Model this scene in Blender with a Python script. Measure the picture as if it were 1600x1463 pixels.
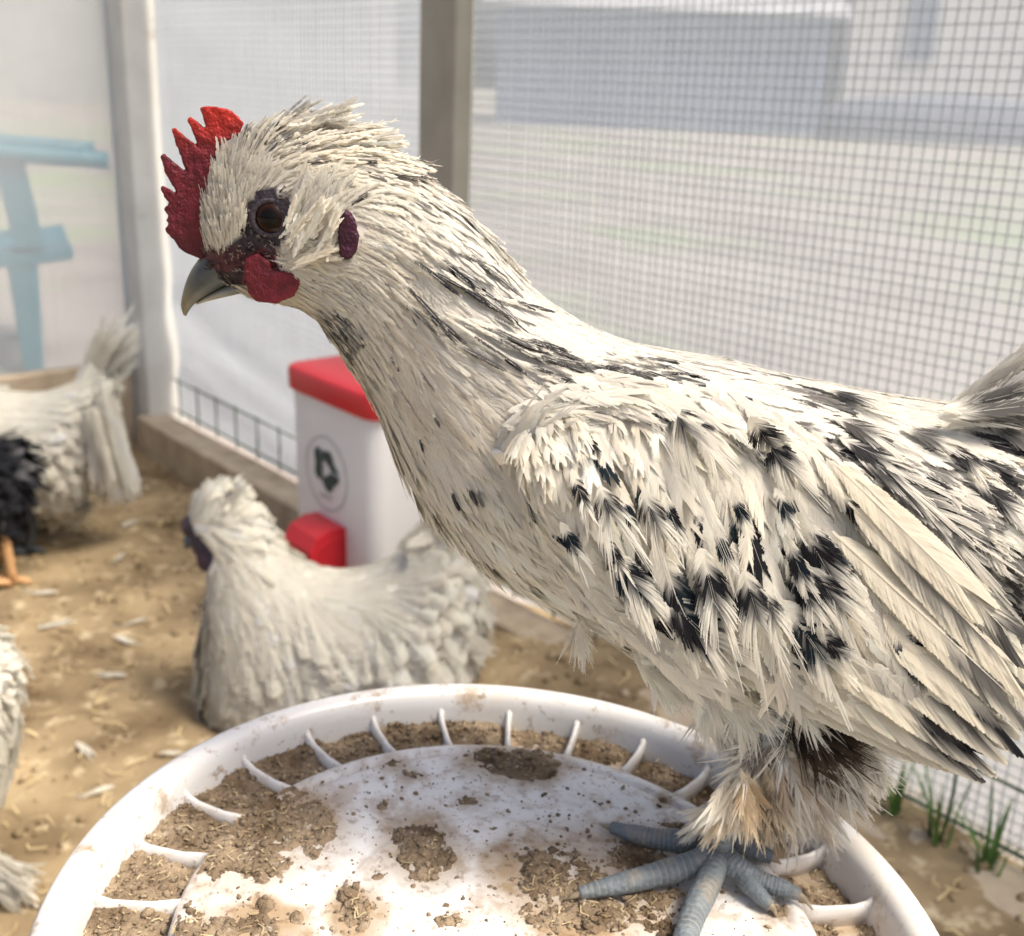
import bpy, bmesh, math, random
import numpy as np
from mathutils import Vector, Matrix
from mathutils.bvhtree import BVHTree

random.seed(4)
rng = np.random.default_rng(7)
scene = bpy.context.scene
for o in list(bpy.data.objects):
    bpy.data.objects.remove(o)

# ------------------------------------------------------------------ camera
F = 1760.0                       # focal length in pixels of the 1600 x 1463 photograph
PITCH = math.radians(18.7)
ROLL = 0.04
CAM_H = 0.66
X0 = np.array([1.0, 0, 0])
D0 = np.array([0, -math.sin(PITCH), -math.cos(PITCH)])
FW = np.array([0, math.cos(PITCH), -math.sin(PITCH)])
CR = math.cos(ROLL) * X0 - math.sin(ROLL) * D0
CD = math.sin(ROLL) * X0 + math.cos(ROLL) * D0
CAM = np.array([0, 0, CAM_H])
cam_d = bpy.data.cameras.new('camera')
cam = bpy.data.objects.new('camera', cam_d)
scene.collection.objects.link(cam)
m = Matrix.Identity(4)
for i in range(3):
    m[i][0] = CR[i]; m[i][1] = -CD[i]; m[i][2] = -FW[i]; m[i][3] = CAM[i]
cam.matrix_world = m
cam_d.sensor_fit = 'HORIZONTAL'
cam_d.sensor_width = 36.0
cam_d.lens = F / 1600 * 36
cam_d.clip_start = 0.02
cam_d.clip_end = 400
cam_d.dof.use_dof = True
cam_d.dof.focus_distance = 0.345
cam_d.dof.aperture_fstop = 15.5
scene.camera = cam

# ------------------------------------------------------------------ sky, sun, exposure
SUN_EL, SUN_AZ = math.radians(60), math.radians(110)     # azimuth from +Y towards +X
world = bpy.data.worlds.new('World')
scene.world = world
world.use_nodes = True
wn = world.node_tree.nodes
sky = wn.new('ShaderNodeTexSky')
sky.sky_type = 'NISHITA'
sky.sun_disc = False
sky.sun_elevation = SUN_EL
sky.sun_rotation = SUN_AZ
sky.air_density = 0.7
sky.dust_density = 6.0
sky.ozone_density = 0.5
world.node_tree.links.new(sky.outputs[0], wn['Background'].inputs[0])
wn['Background'].inputs[1].default_value = 0.14
sun_d = bpy.data.lights.new('sun', 'SUN')
sun_d.energy = 3.0
sun_d.angle = math.radians(20)
sun_d.color = (1.0, 0.925, 0.80)
sun = bpy.data.objects.new('sun', sun_d)
scene.collection.objects.link(sun)
sd = Vector((math.sin(SUN_AZ) * math.cos(SUN_EL), math.cos(SUN_AZ) * math.cos(SUN_EL), math.sin(SUN_EL)))
sun.rotation_euler = sd.to_track_quat('Z', 'Y').to_euler()
sun.location = (2, 2, 4)
scene.view_settings.view_transform = 'Standard'
scene.view_settings.look = 'None'
scene.view_settings.exposure = 0.56
scene.view_settings.gamma = 1.0
scene.cycles.max_bounces = 7
scene.cycles.diffuse_bounces = 4
scene.cycles.glossy_bounces = 2
scene.cycles.transmission_bounces = 5
scene.cycles.transparent_max_bounces = 8
scene.cycles.caustics_reflective = False
scene.cycles.caustics_refractive = False

# ------------------------------------------------------------------ projection helpers (layout only)
def ray(x, y):
    return FW + CR * (x - 800) / F + CD * (y - 731.5) / F

def on_z(x, y, z):
    d = ray(x, y)
    return CAM + d * ((z - CAM_H) / d[2])

def on_y(x, y, Y):
    d = ray(x, y)
    return CAM + d * (Y / d[1])

def proj(P):
    q = np.asarray(P, float) - CAM
    z = q @ FW
    return np.stack([800 + F * (q @ CR) / z, 731.5 + F * (q @ CD) / z, z], -1)

# ------------------------------------------------------------------ object helpers
COL = scene.collection
ORIGIN = {}

def tag(o, label=None, cat=None, group=None, kind=None):
    if label: o['label'] = label
    if cat: o['category'] = cat
    if group: o['group'] = group
    if kind: o['kind'] = kind
    return o

def thing(name, loc, label, cat, group=None):
    o = bpy.data.objects.new(name, None)
    o.empty_display_size = 0.02
    COL.objects.link(o)
    o.location = Vector([float(v) for v in loc])
    ORIGIN[o.name] = np.array([float(v) for v in loc])
    return tag(o, label, cat, group)

def link(name, me, mats, parent=None):
    o = bpy.data.objects.new(name, me)
    COL.objects.link(o)
    for mm in (mats if isinstance(mats, (list, tuple)) else [mats]):
        me.materials.append(mm)
    if parent is not None:
        o.parent = parent
        ORIGIN[o.name] = ORIGIN[parent.name]
    else:
        ORIGIN[o.name] = np.zeros(3)
    return o

def mesh(name, verts, faces, mats, parent=None, smooth=True, cols=None, at=None):
    """verts in world space; the object takes its parent's origin (or `at`)."""
    verts = np.asarray(verts, float)
    org = ORIGIN[parent.name] if parent is not None else (np.zeros(3) if at is None else np.asarray(at, float))
    v = verts - org
    if cols is not None and np.shape(cols)[1] == 6:
        gn = np.cross(v[faces[:, 1]] - v[faces[:, 0]] + v[faces[:, 2]] - v[faces[:, 3]], v[faces[:, 3]] - v[faces[:, 0]] + v[faces[:, 2]] - v[faces[:, 1]])
        fl_ = (gn * np.asarray(cols)[faces[:, 0], 3:6]).sum(1) < 0
        faces = faces.copy(); faces[fl_] = faces[fl_][:, ::-1]
    me = bpy.data.meshes.new(name)
    if isinstance(faces, np.ndarray):
        k = faces.shape[1]; nf = len(faces)
        me.vertices.add(len(v)); me.vertices.foreach_set('co', v.astype(np.float32).ravel())
        me.loops.add(nf * k); me.loops.foreach_set('vertex_index', faces.astype(np.int32).ravel())
        me.polygons.add(nf)
        me.polygons.foreach_set('loop_start', np.arange(0, nf * k, k, dtype=np.int32))
        me.update(calc_edges=True)
    else:
        me.from_pydata([tuple(a) for a in v], [], faces)
    if cols is not None and np.shape(cols)[1] == 6:
        smooth = True
    if smooth:
        me.polygons.foreach_set('use_smooth', np.ones(len(me.polygons), bool))
    if cols is not None:
        at_ = me.color_attributes.new('col', 'FLOAT_COLOR', 'POINT')
        c4 = np.ones((len(v), 4), np.float32); c4[:, :3] = cols[:, :3]
        at_.data.foreach_set('color', c4.ravel())
        if np.shape(cols)[1] == 6:
            an = me.attributes.new('custom_normal', 'FLOAT_VECTOR', 'POINT')
            an.data.foreach_set('vector', np.ascontiguousarray(cols[:, 3:6], np.float32).ravel())
    me.update()
    o = link(name, me, mats, parent)
    if parent is None and at is not None:
        o.location = Vector([float(a) for a in at]); ORIGIN[o.name] = np.asarray(at, float)
    return o

def loft(rings, closed=True, cap=True):
    """rings: (n, k, 3) -> verts, faces"""
    rings = np.asarray(rings, float); n, k = rings.shape[:2]
    f = []
    for i in range(n - 1):
        for j in range(k if closed else k - 1):
            a = i * k + j; b = i * k + (j + 1) % k
            f.append((a, b, b + k, a + k))
    if cap and closed:
        f.append(tuple(range(k - 1, -1, -1))); f.append(tuple(range((n - 1) * k, n * k)))
    return rings.reshape(-1, 3), f

def frame(d):
    d = np.asarray(d, float); d = d / np.linalg.norm(d)
    a = np.array([0, 0, 1.0]) if abs(d[2]) < .9 else np.array([1.0, 0, 0])
    u = np.cross(a, d); u /= np.linalg.norm(u)
    return u, np.cross(d, u)

def tube(pts, rads, k=8, ridge=0):
    pts = np.asarray(pts, float); n = len(pts)
    rings = []
    for i in range(n):
        d = pts[min(i + 1, n - 1)] - pts[max(i - 1, 0)]
        u, v = frame(d)
        th = np.arange(k) / k * 2 * np.pi
        rings.append(pts[i] + rads[i] * (np.cos(th)[:, None] * u + np.sin(th)[:, None] * v))
    return loft(np.array(rings))

def box(c, sx, sy, sz, ex=(1, 0, 0), ey=(0, 1, 0), ez=(0, 0, 1)):
    c = np.asarray(c, float); ex, ey, ez = [np.asarray(e, float) for e in (ex, ey, ez)]
    v = [c + ex * sx * a + ey * sy * b + ez * sz * d for d in (-.5, .5) for b in (-.5, .5) for a in (-.5, .5)]
    return v, [(0, 2, 3, 1), (4, 5, 7, 6), (0, 1, 5, 4), (2, 6, 7, 3), (0, 4, 6, 2), (1, 3, 7, 5)]

def merge(parts):
    V, Fc, n = [], [], 0
    for v, f in parts:
        V.extend([tuple(a) for a in v]); Fc.extend([tuple(i + n for i in t) for t in f]); n += len(v)
    return V, Fc

def bevel(o, w, seg=2):
    md = o.modifiers.new('bevel', 'BEVEL'); md.width = w; md.segments = seg; md.limit_method = 'ANGLE'
    md.angle_limit = math.radians(35)
    return o

def catmull(P, n):
    P = np.asarray(P, float); m_ = len(P)
    Q = np.vstack([2 * P[0] - P[1], P, 2 * P[-1] - P[-2]])
    t = np.linspace(0, m_ - 1, n); i = np.minimum(t.astype(int), m_ - 2); u = (t - i)[:, None]
    p0, p1, p2, p3 = Q[i], Q[i + 1], Q[i + 2], Q[i + 3]
    return .5 * (2 * p1 + (p2 - p0) * u + (2 * p0 - 5 * p1 + 4 * p2 - p3) * u ** 2 + (3 * p1 - p0 - 3 * p2 + p3) * u ** 3)

def sstep(a, b, x):
    t = np.clip((x - a) / (b - a), 0, 1)
    return t * t * (3 - 2 * t)

def vnoise(P, scale, seed=0, octaves=3):
    """cheap value noise in 3-D, -1..1"""
    P = np.asarray(P, float) * scale
    out = np.zeros(len(P)); amp = 1.0; tot = 0
    for o_ in range(octaves):
        q = P * 2 ** o_ + 17.3 * o_
        i = np.floor(q).astype(np.int64); f = q - i; f = f * f * (3 - 2 * f)
        acc = 0
        for dx in (0, 1):
            for dy in (0, 1):
                for dz in (0, 1):
                    h = ((i[:, 0] + dx) * 73856093) ^ ((i[:, 1] + dy) * 19349663) ^ ((i[:, 2] + dz) * 83492791) ^ (seed * 2654435)
                    h = ((h * 1103515245 + 12345) & 0x7fffffff)
                    h = ((h >> 7) * 1103515245 + 12345) & 0x7fffffff
                    r = (h % 65536) / 32768.0 - 1
                    w = (f[:, 0] if dx else 1 - f[:, 0]) * (f[:, 1] if dy else 1 - f[:, 1]) * (f[:, 2] if dz else 1 - f[:, 2])
                    acc = acc + r * w
        out += acc * amp; tot += amp; amp *= .5
    return out / tot

# ------------------------------------------------------------------ materials
def new_mat(name):
    mt = bpy.data.materials.new(name); mt.use_nodes = True
    return mt, mt.node_tree.nodes, mt.node_tree.links, mt.node_tree.nodes['Principled BSDF']

def noise_mat(name, c1, c2, scale, rough=.7, detail=6, bump=0.0, bscale=None, lo=.35, hi=.65, spec=.4, c3=None, s3=None, t3=(.55, .62)):
    mt, n, l, b = new_mat(name)
    tc = n.new('ShaderNodeTexCoord')
    ns = n.new('ShaderNodeTexNoise'); ns.inputs['Scale'].default_value = scale; ns.inputs['Detail'].default_value = detail
    l.new(tc.outputs['Object'], ns.inputs['Vector'])
    rp = n.new('ShaderNodeValToRGB')
    rp.color_ramp.elements[0].position = lo; rp.color_ramp.elements[0].color = (*c1, 1)
    rp.color_ramp.elements[1].position = hi; rp.color_ramp.elements[1].color = (*c2, 1)
    l.new(ns.outputs['Fac'], rp.inputs['Fac'])
    out = rp.outputs['Color']
    if c3 is not None:
        n3 = n.new('ShaderNodeTexNoise'); n3.inputs['Scale'].default_value = s3; n3.inputs['Detail'].default_value = 8
        n3.inputs['Roughness'].default_value = .65
        l.new(tc.outputs['Object'], n3.inputs['Vector'])
        r3 = n.new('ShaderNodeValToRGB'); r3.color_ramp.elements[0].position = t3[0]; r3.color_ramp.elements[1].position = t3[1]
        l.new(n3.outputs['Fac'], r3.inputs['Fac'])
        mx = n.new('ShaderNodeMixRGB'); l.new(r3.outputs['Color'], mx.inputs['Fac'])
        l.new(out, mx.inputs['Color1']); mx.inputs['Color2'].default_value = (*c3, 1)
        out = mx.outputs['Color']
    l.new(out, b.inputs['Base Color'])
    b.inputs['Roughness'].default_value = rough
    b.inputs['Specular IOR Level'].default_value = spec
    if bump:
        nb_ = n.new('ShaderNodeTexNoise'); nb_.inputs['Scale'].default_value = bscale or scale * 3; nb_.inputs['Detail'].default_value = 8
        l.new(tc.outputs['Object'], nb_.inputs['Vector'])
        bp = n.new('ShaderNodeBump'); bp.inputs['Strength'].default_value = bump; bp.inputs['Distance'].default_value = .003
        l.new(nb_.outputs['Fac'], bp.inputs['Height']); l.new(bp.outputs['Normal'], b.inputs['Normal'])
    return mt

def feather_mat(name, transl=.3, rough=.75):
    mt, n, l, b = new_mat(name)
    at_ = n.new('ShaderNodeAttribute'); at_.attribute_name = 'col'
    l.new(at_.outputs['Color'], b.inputs['Base Color'])
    b.inputs['Roughness'].default_value = rough
    b.inputs['Specular IOR Level'].default_value = .25
    tr = n.new('ShaderNodeBsdfTranslucent'); l.new(at_.outputs['Color'], tr.inputs['Color'])
    mx = n.new('ShaderNodeMixShader'); mx.inputs['Fac'].default_value = transl
    l.new(b.outputs[0], mx.inputs[1]); l.new(tr.outputs[0], mx.inputs[2])
    l.new(mx.outputs[0], n['Material Output'].inputs['Surface'])
    return mt

def attr_mat(name, rough=.6, bump=0, bscale=900, spec=.4):
    mt, n, l, b = new_mat(name)
    at_ = n.new('ShaderNodeAttribute'); at_.attribute_name = 'col'
    l.new(at_.outputs['Color'], b.inputs['Base Color'])
    b.inputs['Roughness'].default_value = rough; b.inputs['Specular IOR Level'].default_value = spec
    if bump:
        tc = n.new('ShaderNodeTexCoord')
        vo = n.new('ShaderNodeTexVoronoi'); vo.inputs['Scale'].default_value = bscale
        l.new(tc.outputs['Object'], vo.inputs['Vector'])
        bp = n.new('ShaderNodeBump'); bp.inputs['Strength'].default_value = bump; bp.inputs['Distance'].default_value = .0006
        l.new(vo.outputs['Distance'], bp.inputs['Height']); l.new(bp.outputs['Normal'], b.inputs['Normal'])
    return mt

def film_mat(name, clear, tint=(.86, .88, .88), nscale=3.0):
    """milky plastic sheet: part clear, part scattering to both sides"""
    mt, n, l, b = new_mat(name)
    n.remove(b)
    tc = n.new('ShaderNodeTexCoord')
    ns = n.new('ShaderNodeTexNoise'); ns.inputs['Scale'].default_value = nscale; ns.inputs['Detail'].default_value = 4
    l.new(tc.outputs['Object'], ns.inputs['Vector'])
    mr = n.new('ShaderNodeMapRange'); mr.inputs['From Min'].default_value = .3; mr.inputs['From Max'].default_value = .7
    mr.inputs['To Min'].default_value = max(clear - .06, 0); mr.inputs['To Max'].default_value = clear + .06
    l.new(ns.outputs['Fac'], mr.inputs['Value'])
    df = n.new('ShaderNodeBsdfDiffuse'); df.inputs['Color'].default_value = (*tint, 1)
    tl = n.new('ShaderNodeBsdfTranslucent'); tl.inputs['Color'].default_value = (*tint, 1)
    m1 = n.new('ShaderNodeMixShader'); m1.inputs['Fac'].default_value = .62
    l.new(df.outputs[0], m1.inputs[1]); l.new(tl.outputs[0], m1.inputs[2])
    tp = n.new('ShaderNodeBsdfTransparent'); tp.inputs['Color'].default_value = (.95, .96, .97, 1)
    m2 = n.new('ShaderNodeMixShader'); l.new(mr.outputs[0], m2.inputs['Fac'])
    l.new(m1.outputs[0], m2.inputs[1]); l.new(tp.outputs[0], m2.inputs[2])
    gl = n.new('ShaderNodeBsdfGlossy'); gl.inputs['Roughness'].default_value = .35
    m3 = n.new('ShaderNodeMixShader'); m3.inputs['Fac'].default_value = .04
    l.new(m2.outputs[0], m3.inputs[1]); l.new(gl.outputs[0], m3.inputs[2])
    l.new(m3.outputs[0], n['Material Output'].inputs['Surface'])
    return mt

def plastic_mat(name, col, rough=.35, sss=.0, dirt=None, dscale=40, dlo=.56, dhi=.64):
    mt, n, l, b = new_mat(name)
    b.inputs['Roughness'].default_value = rough
    tc = n.new('ShaderNodeTexCoord')
    ns = n.new('ShaderNodeTexNoise'); ns.inputs['Scale'].default_value = 14; ns.inputs['Detail'].default_value = 5
    l.new(tc.outputs['Object'], ns.inputs['Vector'])
    mx = n.new('ShaderNodeMixRGB'); mx.inputs['Color1'].default_value = (*col, 1)
    mx.inputs['Color2'].default_value = (*[c * .86 for c in col], 1)
    l.new(ns.outputs['Fac'], mx.inputs['Fac'])
    out = mx.outputs['Color']
    if dirt is not None:
        for k, (sc, lo, hi, cc, st) in enumerate(dirt):
            n3 = n.new('ShaderNodeTexNoise'); n3.inputs['Scale'].default_value = sc; n3.inputs['Detail'].default_value = 9
            n3.inputs['Roughness'].default_value = .68
            mp = n.new('ShaderNodeMapping'); mp.inputs['Location'].default_value = (k * 3.1, k * 1.7, 0)
            l.new(tc.outputs['Object'], mp.inputs['Vector']); l.new(mp.outputs[0], n3.inputs['Vector'])
            mr = n.new('ShaderNodeMapRange'); mr.inputs['From Min'].default_value = lo; mr.inputs['From Max'].default_value = hi
            mr.inputs['To Max'].default_value = st
            l.new(n3.outputs['Fac'], mr.inputs['Value'])
            m2 = n.new('ShaderNodeMixRGB'); l.new(mr.outputs[0], m2.inputs['Fac'])
            l.new(out, m2.inputs['Color1']); m2.inputs['Color2'].default_value = (*cc, 1)
            out = m2.outputs['Color']
    l.new(out, b.inputs['Base Color'])
    if sss:
        b.inputs['Subsurface Weight'].default_value = sss
        b.inputs['Subsurface Radius'].default_value = (.006, .005, .004)
        b.inputs['Subsurface Scale'].default_value = 1.0
    return mt

M = {}
M['feather'] = feather_mat('feather', .55)
M['fluff'] = feather_mat('fluff', .62)
M['skin'] = attr_mat('skin', .6, .5, 900)
M['down'] = attr_mat('white_down', .8)
M['scales'] = attr_mat('leg_scales', .55, .7, 520)
M['lid'] = plastic_mat('lid_plastic', (.86, .85, .82), .32, 0, dirt=[(70, .52, .62, (.45, .33, .22), .5), (260, .54, .63, (.32, .23, .15), .6)])
_n, _l = M['lid'].node_tree.nodes, M['lid'].node_tree.links
_b = _n['Principled BSDF']; _src = _b.inputs['Base Color'].links[0].from_socket
_at = _n.new('ShaderNodeAttribute'); _at.attribute_name = 'col'
_mx = _n.new('ShaderNodeMixRGB'); _mx.blend_type = 'MULTIPLY'; _mx.inputs['Fac'].default_value = 1.0
_l.new(_src, _mx.inputs['Color1']); _l.new(_at.outputs['Color'], _mx.inputs['Color2']); _l.new(_mx.outputs['Color'], _b.inputs['Base Color'])
M['rim'] = plastic_mat('rim_plastic', (.82, .81, .78), .28, 0, dirt=[(55, .56, .66, (.40, .27, .15), .75), (14, .48, .68, (.68, .56, .40), .55), (150, .58, .66, (.30, .20, .12), .7)])
M['bucket'] = plastic_mat('bucket_plastic', (.78, .78, .76), .35, 0, dirt=[(20, .55, .7, (.4, .3, .2), .6)])
M['dirt'] = noise_mat('caked_droppings', (.15, .105, .065), (.40, .31, .21), 60, .95, 9, 1.0, 420, .33, .68, .1, (.55, .48, .38), 160, (.60, .70))
M['litter'] = noise_mat('litter_soil', (.13, .092, .052), (.40, .305, .18), 9, .95, 10, .9, 60, .3, .7, .1, (.52, .43, .28), 34, (.56, .67))
M['yard'] = noise_mat('yard_soil', (.30, .26, .23), (.42, .38, .34), 1.2, .95, 8, 0, None, .35, .65, .1, (.30, .36, .20), .5, (.50, .62))
M['wood'] = noise_mat('weathered_wood', (.34, .27, .19), (.55, .46, .34), 22, .85, 8, .5, 120, .3, .7, .2)
M['post'] = noise_mat('painted_post', (.60, .60, .56), (.72, .72, .68), 10, .6, 6, .15, 90, .35, .65, .3, (.38, .33, .25), 12, (.62, .72))
M['darkpost'] = noise_mat('grey_post', (.30, .29, .24), (.38, .37, .31), 10, .7, 6, .15, 90)
M['film_clear'] = film_mat('film_clear', .50)
M['film_mid'] = film_mat('film_milky', .12, (.82, .88, .93))
M['film_right'] = film_mat('film_scrim', .44, (.70, .76, .81))
M['thread'] = noise_mat('film_thread', (.34, .38, .41), (.42, .46, .48), 30, .7)
M['wire'] = noise_mat('green_wire', (.05, .10, .06), (.10, .17, .10), 80, .5)
M['red'] = plastic_mat('red_plastic', (.62, .018, .03), .35)
M['feeder'] = plastic_mat('feeder_white', (.82, .80, .77), .4)
M['ink'] = noise_mat('emblem_ink', (.03, .05, .05), (.05, .08, .07), 90, .6)
M['ring'] = noise_mat('emblem_ring', (.34, .33, .32), (.45, .44, .43), 90, .6)
M['teal'] = plastic_mat('teal_plastic', (.012, .18, .24), .4)
M['hole'] = noise_mat('dark_opening', (.02, .004, .004), (.04, .006, .006), 50, .8)
M['horn'] = noise_mat('claw_horn', (.22, .17, .11), (.40, .33, .22), 300, .5)
M['black'] = noise_mat('nostril', (.02, .015, .012), (.04, .03, .02), 300, .7)
M['grass'] = noise_mat('grass_blade', (.06, .14, .03), (.14, .25, .06), 40, .7)
M['house'] = noise_mat('house_siding', (.16, .21, .32), (.20, .25, .36), 3, .8)
M['house2'] = noise_mat('pale_siding', (.62, .60, .55), (.70, .68, .63), 3, .8)
M['pane'] = noise_mat('window_pane', (.08, .12, .2), (.12, .17, .26), 2, .2)
M['roof'] = noise_mat('roof_shingle', (.40, .40, .42), (.50, .50, .52), 4, .8)
M['car'] = noise_mat('dark_hedge', (.10, .12, .17), (.16, .17, .22), 4, .8)

def comb_mat():
    mt, n, l, b = new_mat('comb_flesh')
    tc = n.new('ShaderNodeTexCoord')
    ns = n.new('ShaderNodeTexNoise'); ns.inputs['Scale'].default_value = 260; ns.inputs['Detail'].default_value = 6
    l.new(tc.outputs['Object'], ns.inputs['Vector'])
    at_ = n.new('ShaderNodeAttribute'); at_.attribute_name = 'col'
    mx = n.new('ShaderNodeMixRGB'); mx.blend_type = 'MULTIPLY'; mx.inputs['Fac'].default_value = .7
    rp = n.new('ShaderNodeValToRGB'); rp.color_ramp.elements[0].color = (.45, .42, .42, 1); rp.color_ramp.elements[1].color = (1, 1, 1, 1)
    rp.color_ramp.elements[0].position = .35; rp.color_ramp.elements[1].position = .62
    l.new(ns.outputs['Fac'], rp.inputs['Fac'])
    l.new(at_.outputs['Color'], mx.inputs['Color1']); l.new(rp.outputs['Color'], mx.inputs['Color2'])
    l.new(mx.outputs['Color'], b.inputs['Base Color'])
    b.inputs['Roughness'].default_value = .55
    vo = n.new('ShaderNodeTexVoronoi'); vo.inputs['Scale'].default_value = 1100
    l.new(tc.outputs['Object'], vo.inputs['Vector'])
    bp = n.new('ShaderNodeBump'); bp.inputs['Strength'].default_value = .6; bp.inputs['Distance'].default_value = .0006
    l.new(vo.outputs['Distance'], bp.inputs['Height']); l.new(bp.outputs['Normal'], b.inputs['Normal'])
    tr = n.new('ShaderNodeBsdfTranslucent'); l.new(at_.outputs['Color'], tr.inputs['Color'])
    ms = n.new('ShaderNodeMixShader'); ms.inputs['Fac'].default_value = .3
    l.new(b.outputs[0], ms.inputs[1]); l.new(tr.outputs[0], ms.inputs[2])
    l.new(ms.outputs[0], n['Material Output'].inputs['Surface'])
    return mt
M['comb'] = comb_mat()

def eye_mat():
    """pupil, brown iris and dark rim by distance from the eye's own axis (object z)"""
    mt, n, l, b = new_mat('eye')
    tc = n.new('ShaderNodeTexCoord')
    sp = n.new('ShaderNodeSeparateXYZ'); l.new(tc.outputs['Object'], sp.inputs[0])
    cb = n.new('ShaderNodeCombineXYZ'); l.new(sp.outputs['X'], cb.inputs['X']); l.new(sp.outputs['Y'], cb.inputs['Y'])
    ln = n.new('ShaderNodeVectorMath'); ln.operation = 'LENGTH'; l.new(cb.outputs[0], ln.inputs[0])
    mr = n.new('ShaderNodeMapRange'); mr.inputs['From Max'].default_value = .0065
    l.new(ln.outputs['Value'], mr.inputs['Value'])
    rp = n.new('ShaderNodeValToRGB'); e = rp.color_ramp.elements
    e[0].position = 0; e[0].color = (.004, .003, .003, 1)
    e[1].position = .40; e[1].color = (.006, .004, .003, 1)
    for p_, c_ in ((.46, (.012, .004, .003)), (.62, (.024, .008, .004)), (.76, (.010, .005, .004)), (.84, (.006, .005, .006))):
        q = e.new(p_); q.color = (*c_, 1)
    l.new(mr.outputs[0], rp.inputs['Fac']); l.new(rp.outputs['Color'], b.inputs['Base Color'])
    b.inputs['Roughness'].default_value = .06
    b.inputs['Specular IOR Level'].default_value = .16
    return mt
M['eye'] = eye_mat()

def beak_mat():
    mt, n, l, b = new_mat('beak_horn')
    at_ = n.new('ShaderNodeAttribute'); at_.attribute_name = 'col'
    tc = n.new('ShaderNodeTexCoord')
    ns = n.new('ShaderNodeTexNoise'); ns.inputs['Scale'].default_value = 180; ns.inputs['Detail'].default_value = 5
    l.new(tc.outputs['Object'], ns.inputs['Vector'])
    mx = n.new('ShaderNodeMixRGB'); mx.blend_type = 'OVERLAY'; mx.inputs['Fac'].default_value = .5
    l.new(at_.outputs['Color'], mx.inputs['Color1']); l.new(ns.outputs['Fac'], mx.inputs['Color2'])
    l.new(mx.outputs['Color'], b.inputs['Base Color'])
    b.inputs['Roughness'].default_value = .32
    return mt
M['beak'] = beak_mat()

# ================================================================== THE SETTING
WA = math.radians(41.2)
A0 = np.array([-.654, 2.035, 0.0])                       # pen corner
nA = np.array([math.sin(WA), -math.cos(WA), 0.0])        # along the long wall, towards the camera
inw = np.array([-math.cos(WA), -math.sin(WA), 0.0])      # into the pen
UP = np.array([0, 0, 1.0])

def wp(t, q, z=0.0):
    return A0 + nA * t + inw * q + UP * z

def wall_t(px, z=.66):
    lo, hi = -.5, 2.4
    for _ in range(50):
        mid = (lo + hi) / 2
        if proj(wp(mid, 0, z))[0] < px: lo = mid
        else: hi = mid
    return lo

# yard to the horizon
gv = [(-150, -60, -.02), (150, -60, -.02), (150, 260, -.02), (-150, 260, -.02)]
tag(mesh('yard_ground', gv, [(0, 1, 2, 3)], M['yard'], smooth=False), kind='structure')

# litter floor of the pen
nt, nq = 170, 140
T, Q = np.meshgrid(np.linspace(-.03, 2.5, nt), np.linspace(-.02, 2.3, nq), indexing='ij')
P = A0 + T[..., None] * nA + Q[..., None] * inw
P = P.reshape(-1, 3)
h = .010 * vnoise(P, 9, 1, 4) + .004 * vnoise(P, 40, 2, 3)
bank = .062 * sstep(.75, 1.15, T.ravel()) * sstep(.26, .10, Q.ravel())
bank += .0 * sstep(.95, 1.4, T.ravel()) * sstep(.55, .1, Q.ravel())
P[:, 2] = h + bank
idx = np.arange(nt * nq).reshape(nt, nq)
fc = np.stack([idx[:-1, :-1], idx[:-1, 1:], idx[1:, 1:], idx[1:, :-1]], -1).reshape(-1, 4)
tag(mesh('litter_ground', P, fc, M['litter']), kind='structure')

def floor_h(p):
    p = np.atleast_2d(np.asarray(p, float)).copy(); p[:, 2] = 0
    d = p - A0
    t = d @ nA; q = d @ inw
    return (.010 * vnoise(p, 9, 1, 4) + .004 * vnoise(p, 40, 2, 3) + .062 * sstep(.75, 1.15, t) * sstep(.26, .10, q)
            + 0 * t)

ICO = None
def ico():
    g = (1 + 5 ** .5) / 2
    v = np.array([(-1, g, 0), (1, g, 0), (-1, -g, 0), (1, -g, 0), (0, -1, g), (0, 1, g), (0, -1, -g), (0, 1, -g), (g, 0, -1), (g, 0, 1), (-g, 0, -1), (-g, 0, 1)], float)
    v /= np.linalg.norm(v[0])
    f = np.array([(0, 11, 5), (0, 5, 1), (0, 1, 7), (0, 7, 10), (0, 10, 11), (1, 5, 9), (5, 11, 4), (11, 10, 2), (10, 7, 6), (7, 1, 8), (3, 9, 4), (3, 4, 2), (3, 2, 6), (3, 6, 8), (3, 8, 9), (4, 9, 5), (2, 4, 11), (6, 2, 10), (8, 6, 7), (9, 8, 1)])
    return v, f

def lumps(C, R, flat=.7):
    v, f = ico(); n = len(C)
    V = v[None] * (1 + .28 * rng.standard_normal((n, 12, 1)).clip(-1.5, 1.5))
    sc = R[:, None] * np.stack([1 + .3 * rng.random(n), 1 - .3 * rng.random(n), np.full(n, flat)], 1)
    V = V * sc[:, None, :]
    a = rng.random(n) * 6.283; c, s = np.cos(a), np.sin(a)
    x = V[..., 0] * c[:, None] - V[..., 1] * s[:, None]; y = V[..., 0] * s[:, None] + V[..., 1] * c[:, None]
    V = np.stack([x, y, V[..., 2]], -1) + C[:, None, :]
    Fx = f[None] + (np.arange(n) * 12)[:, None, None]
    return V.reshape(-1, 3), Fx.reshape(-1, 3)

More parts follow.
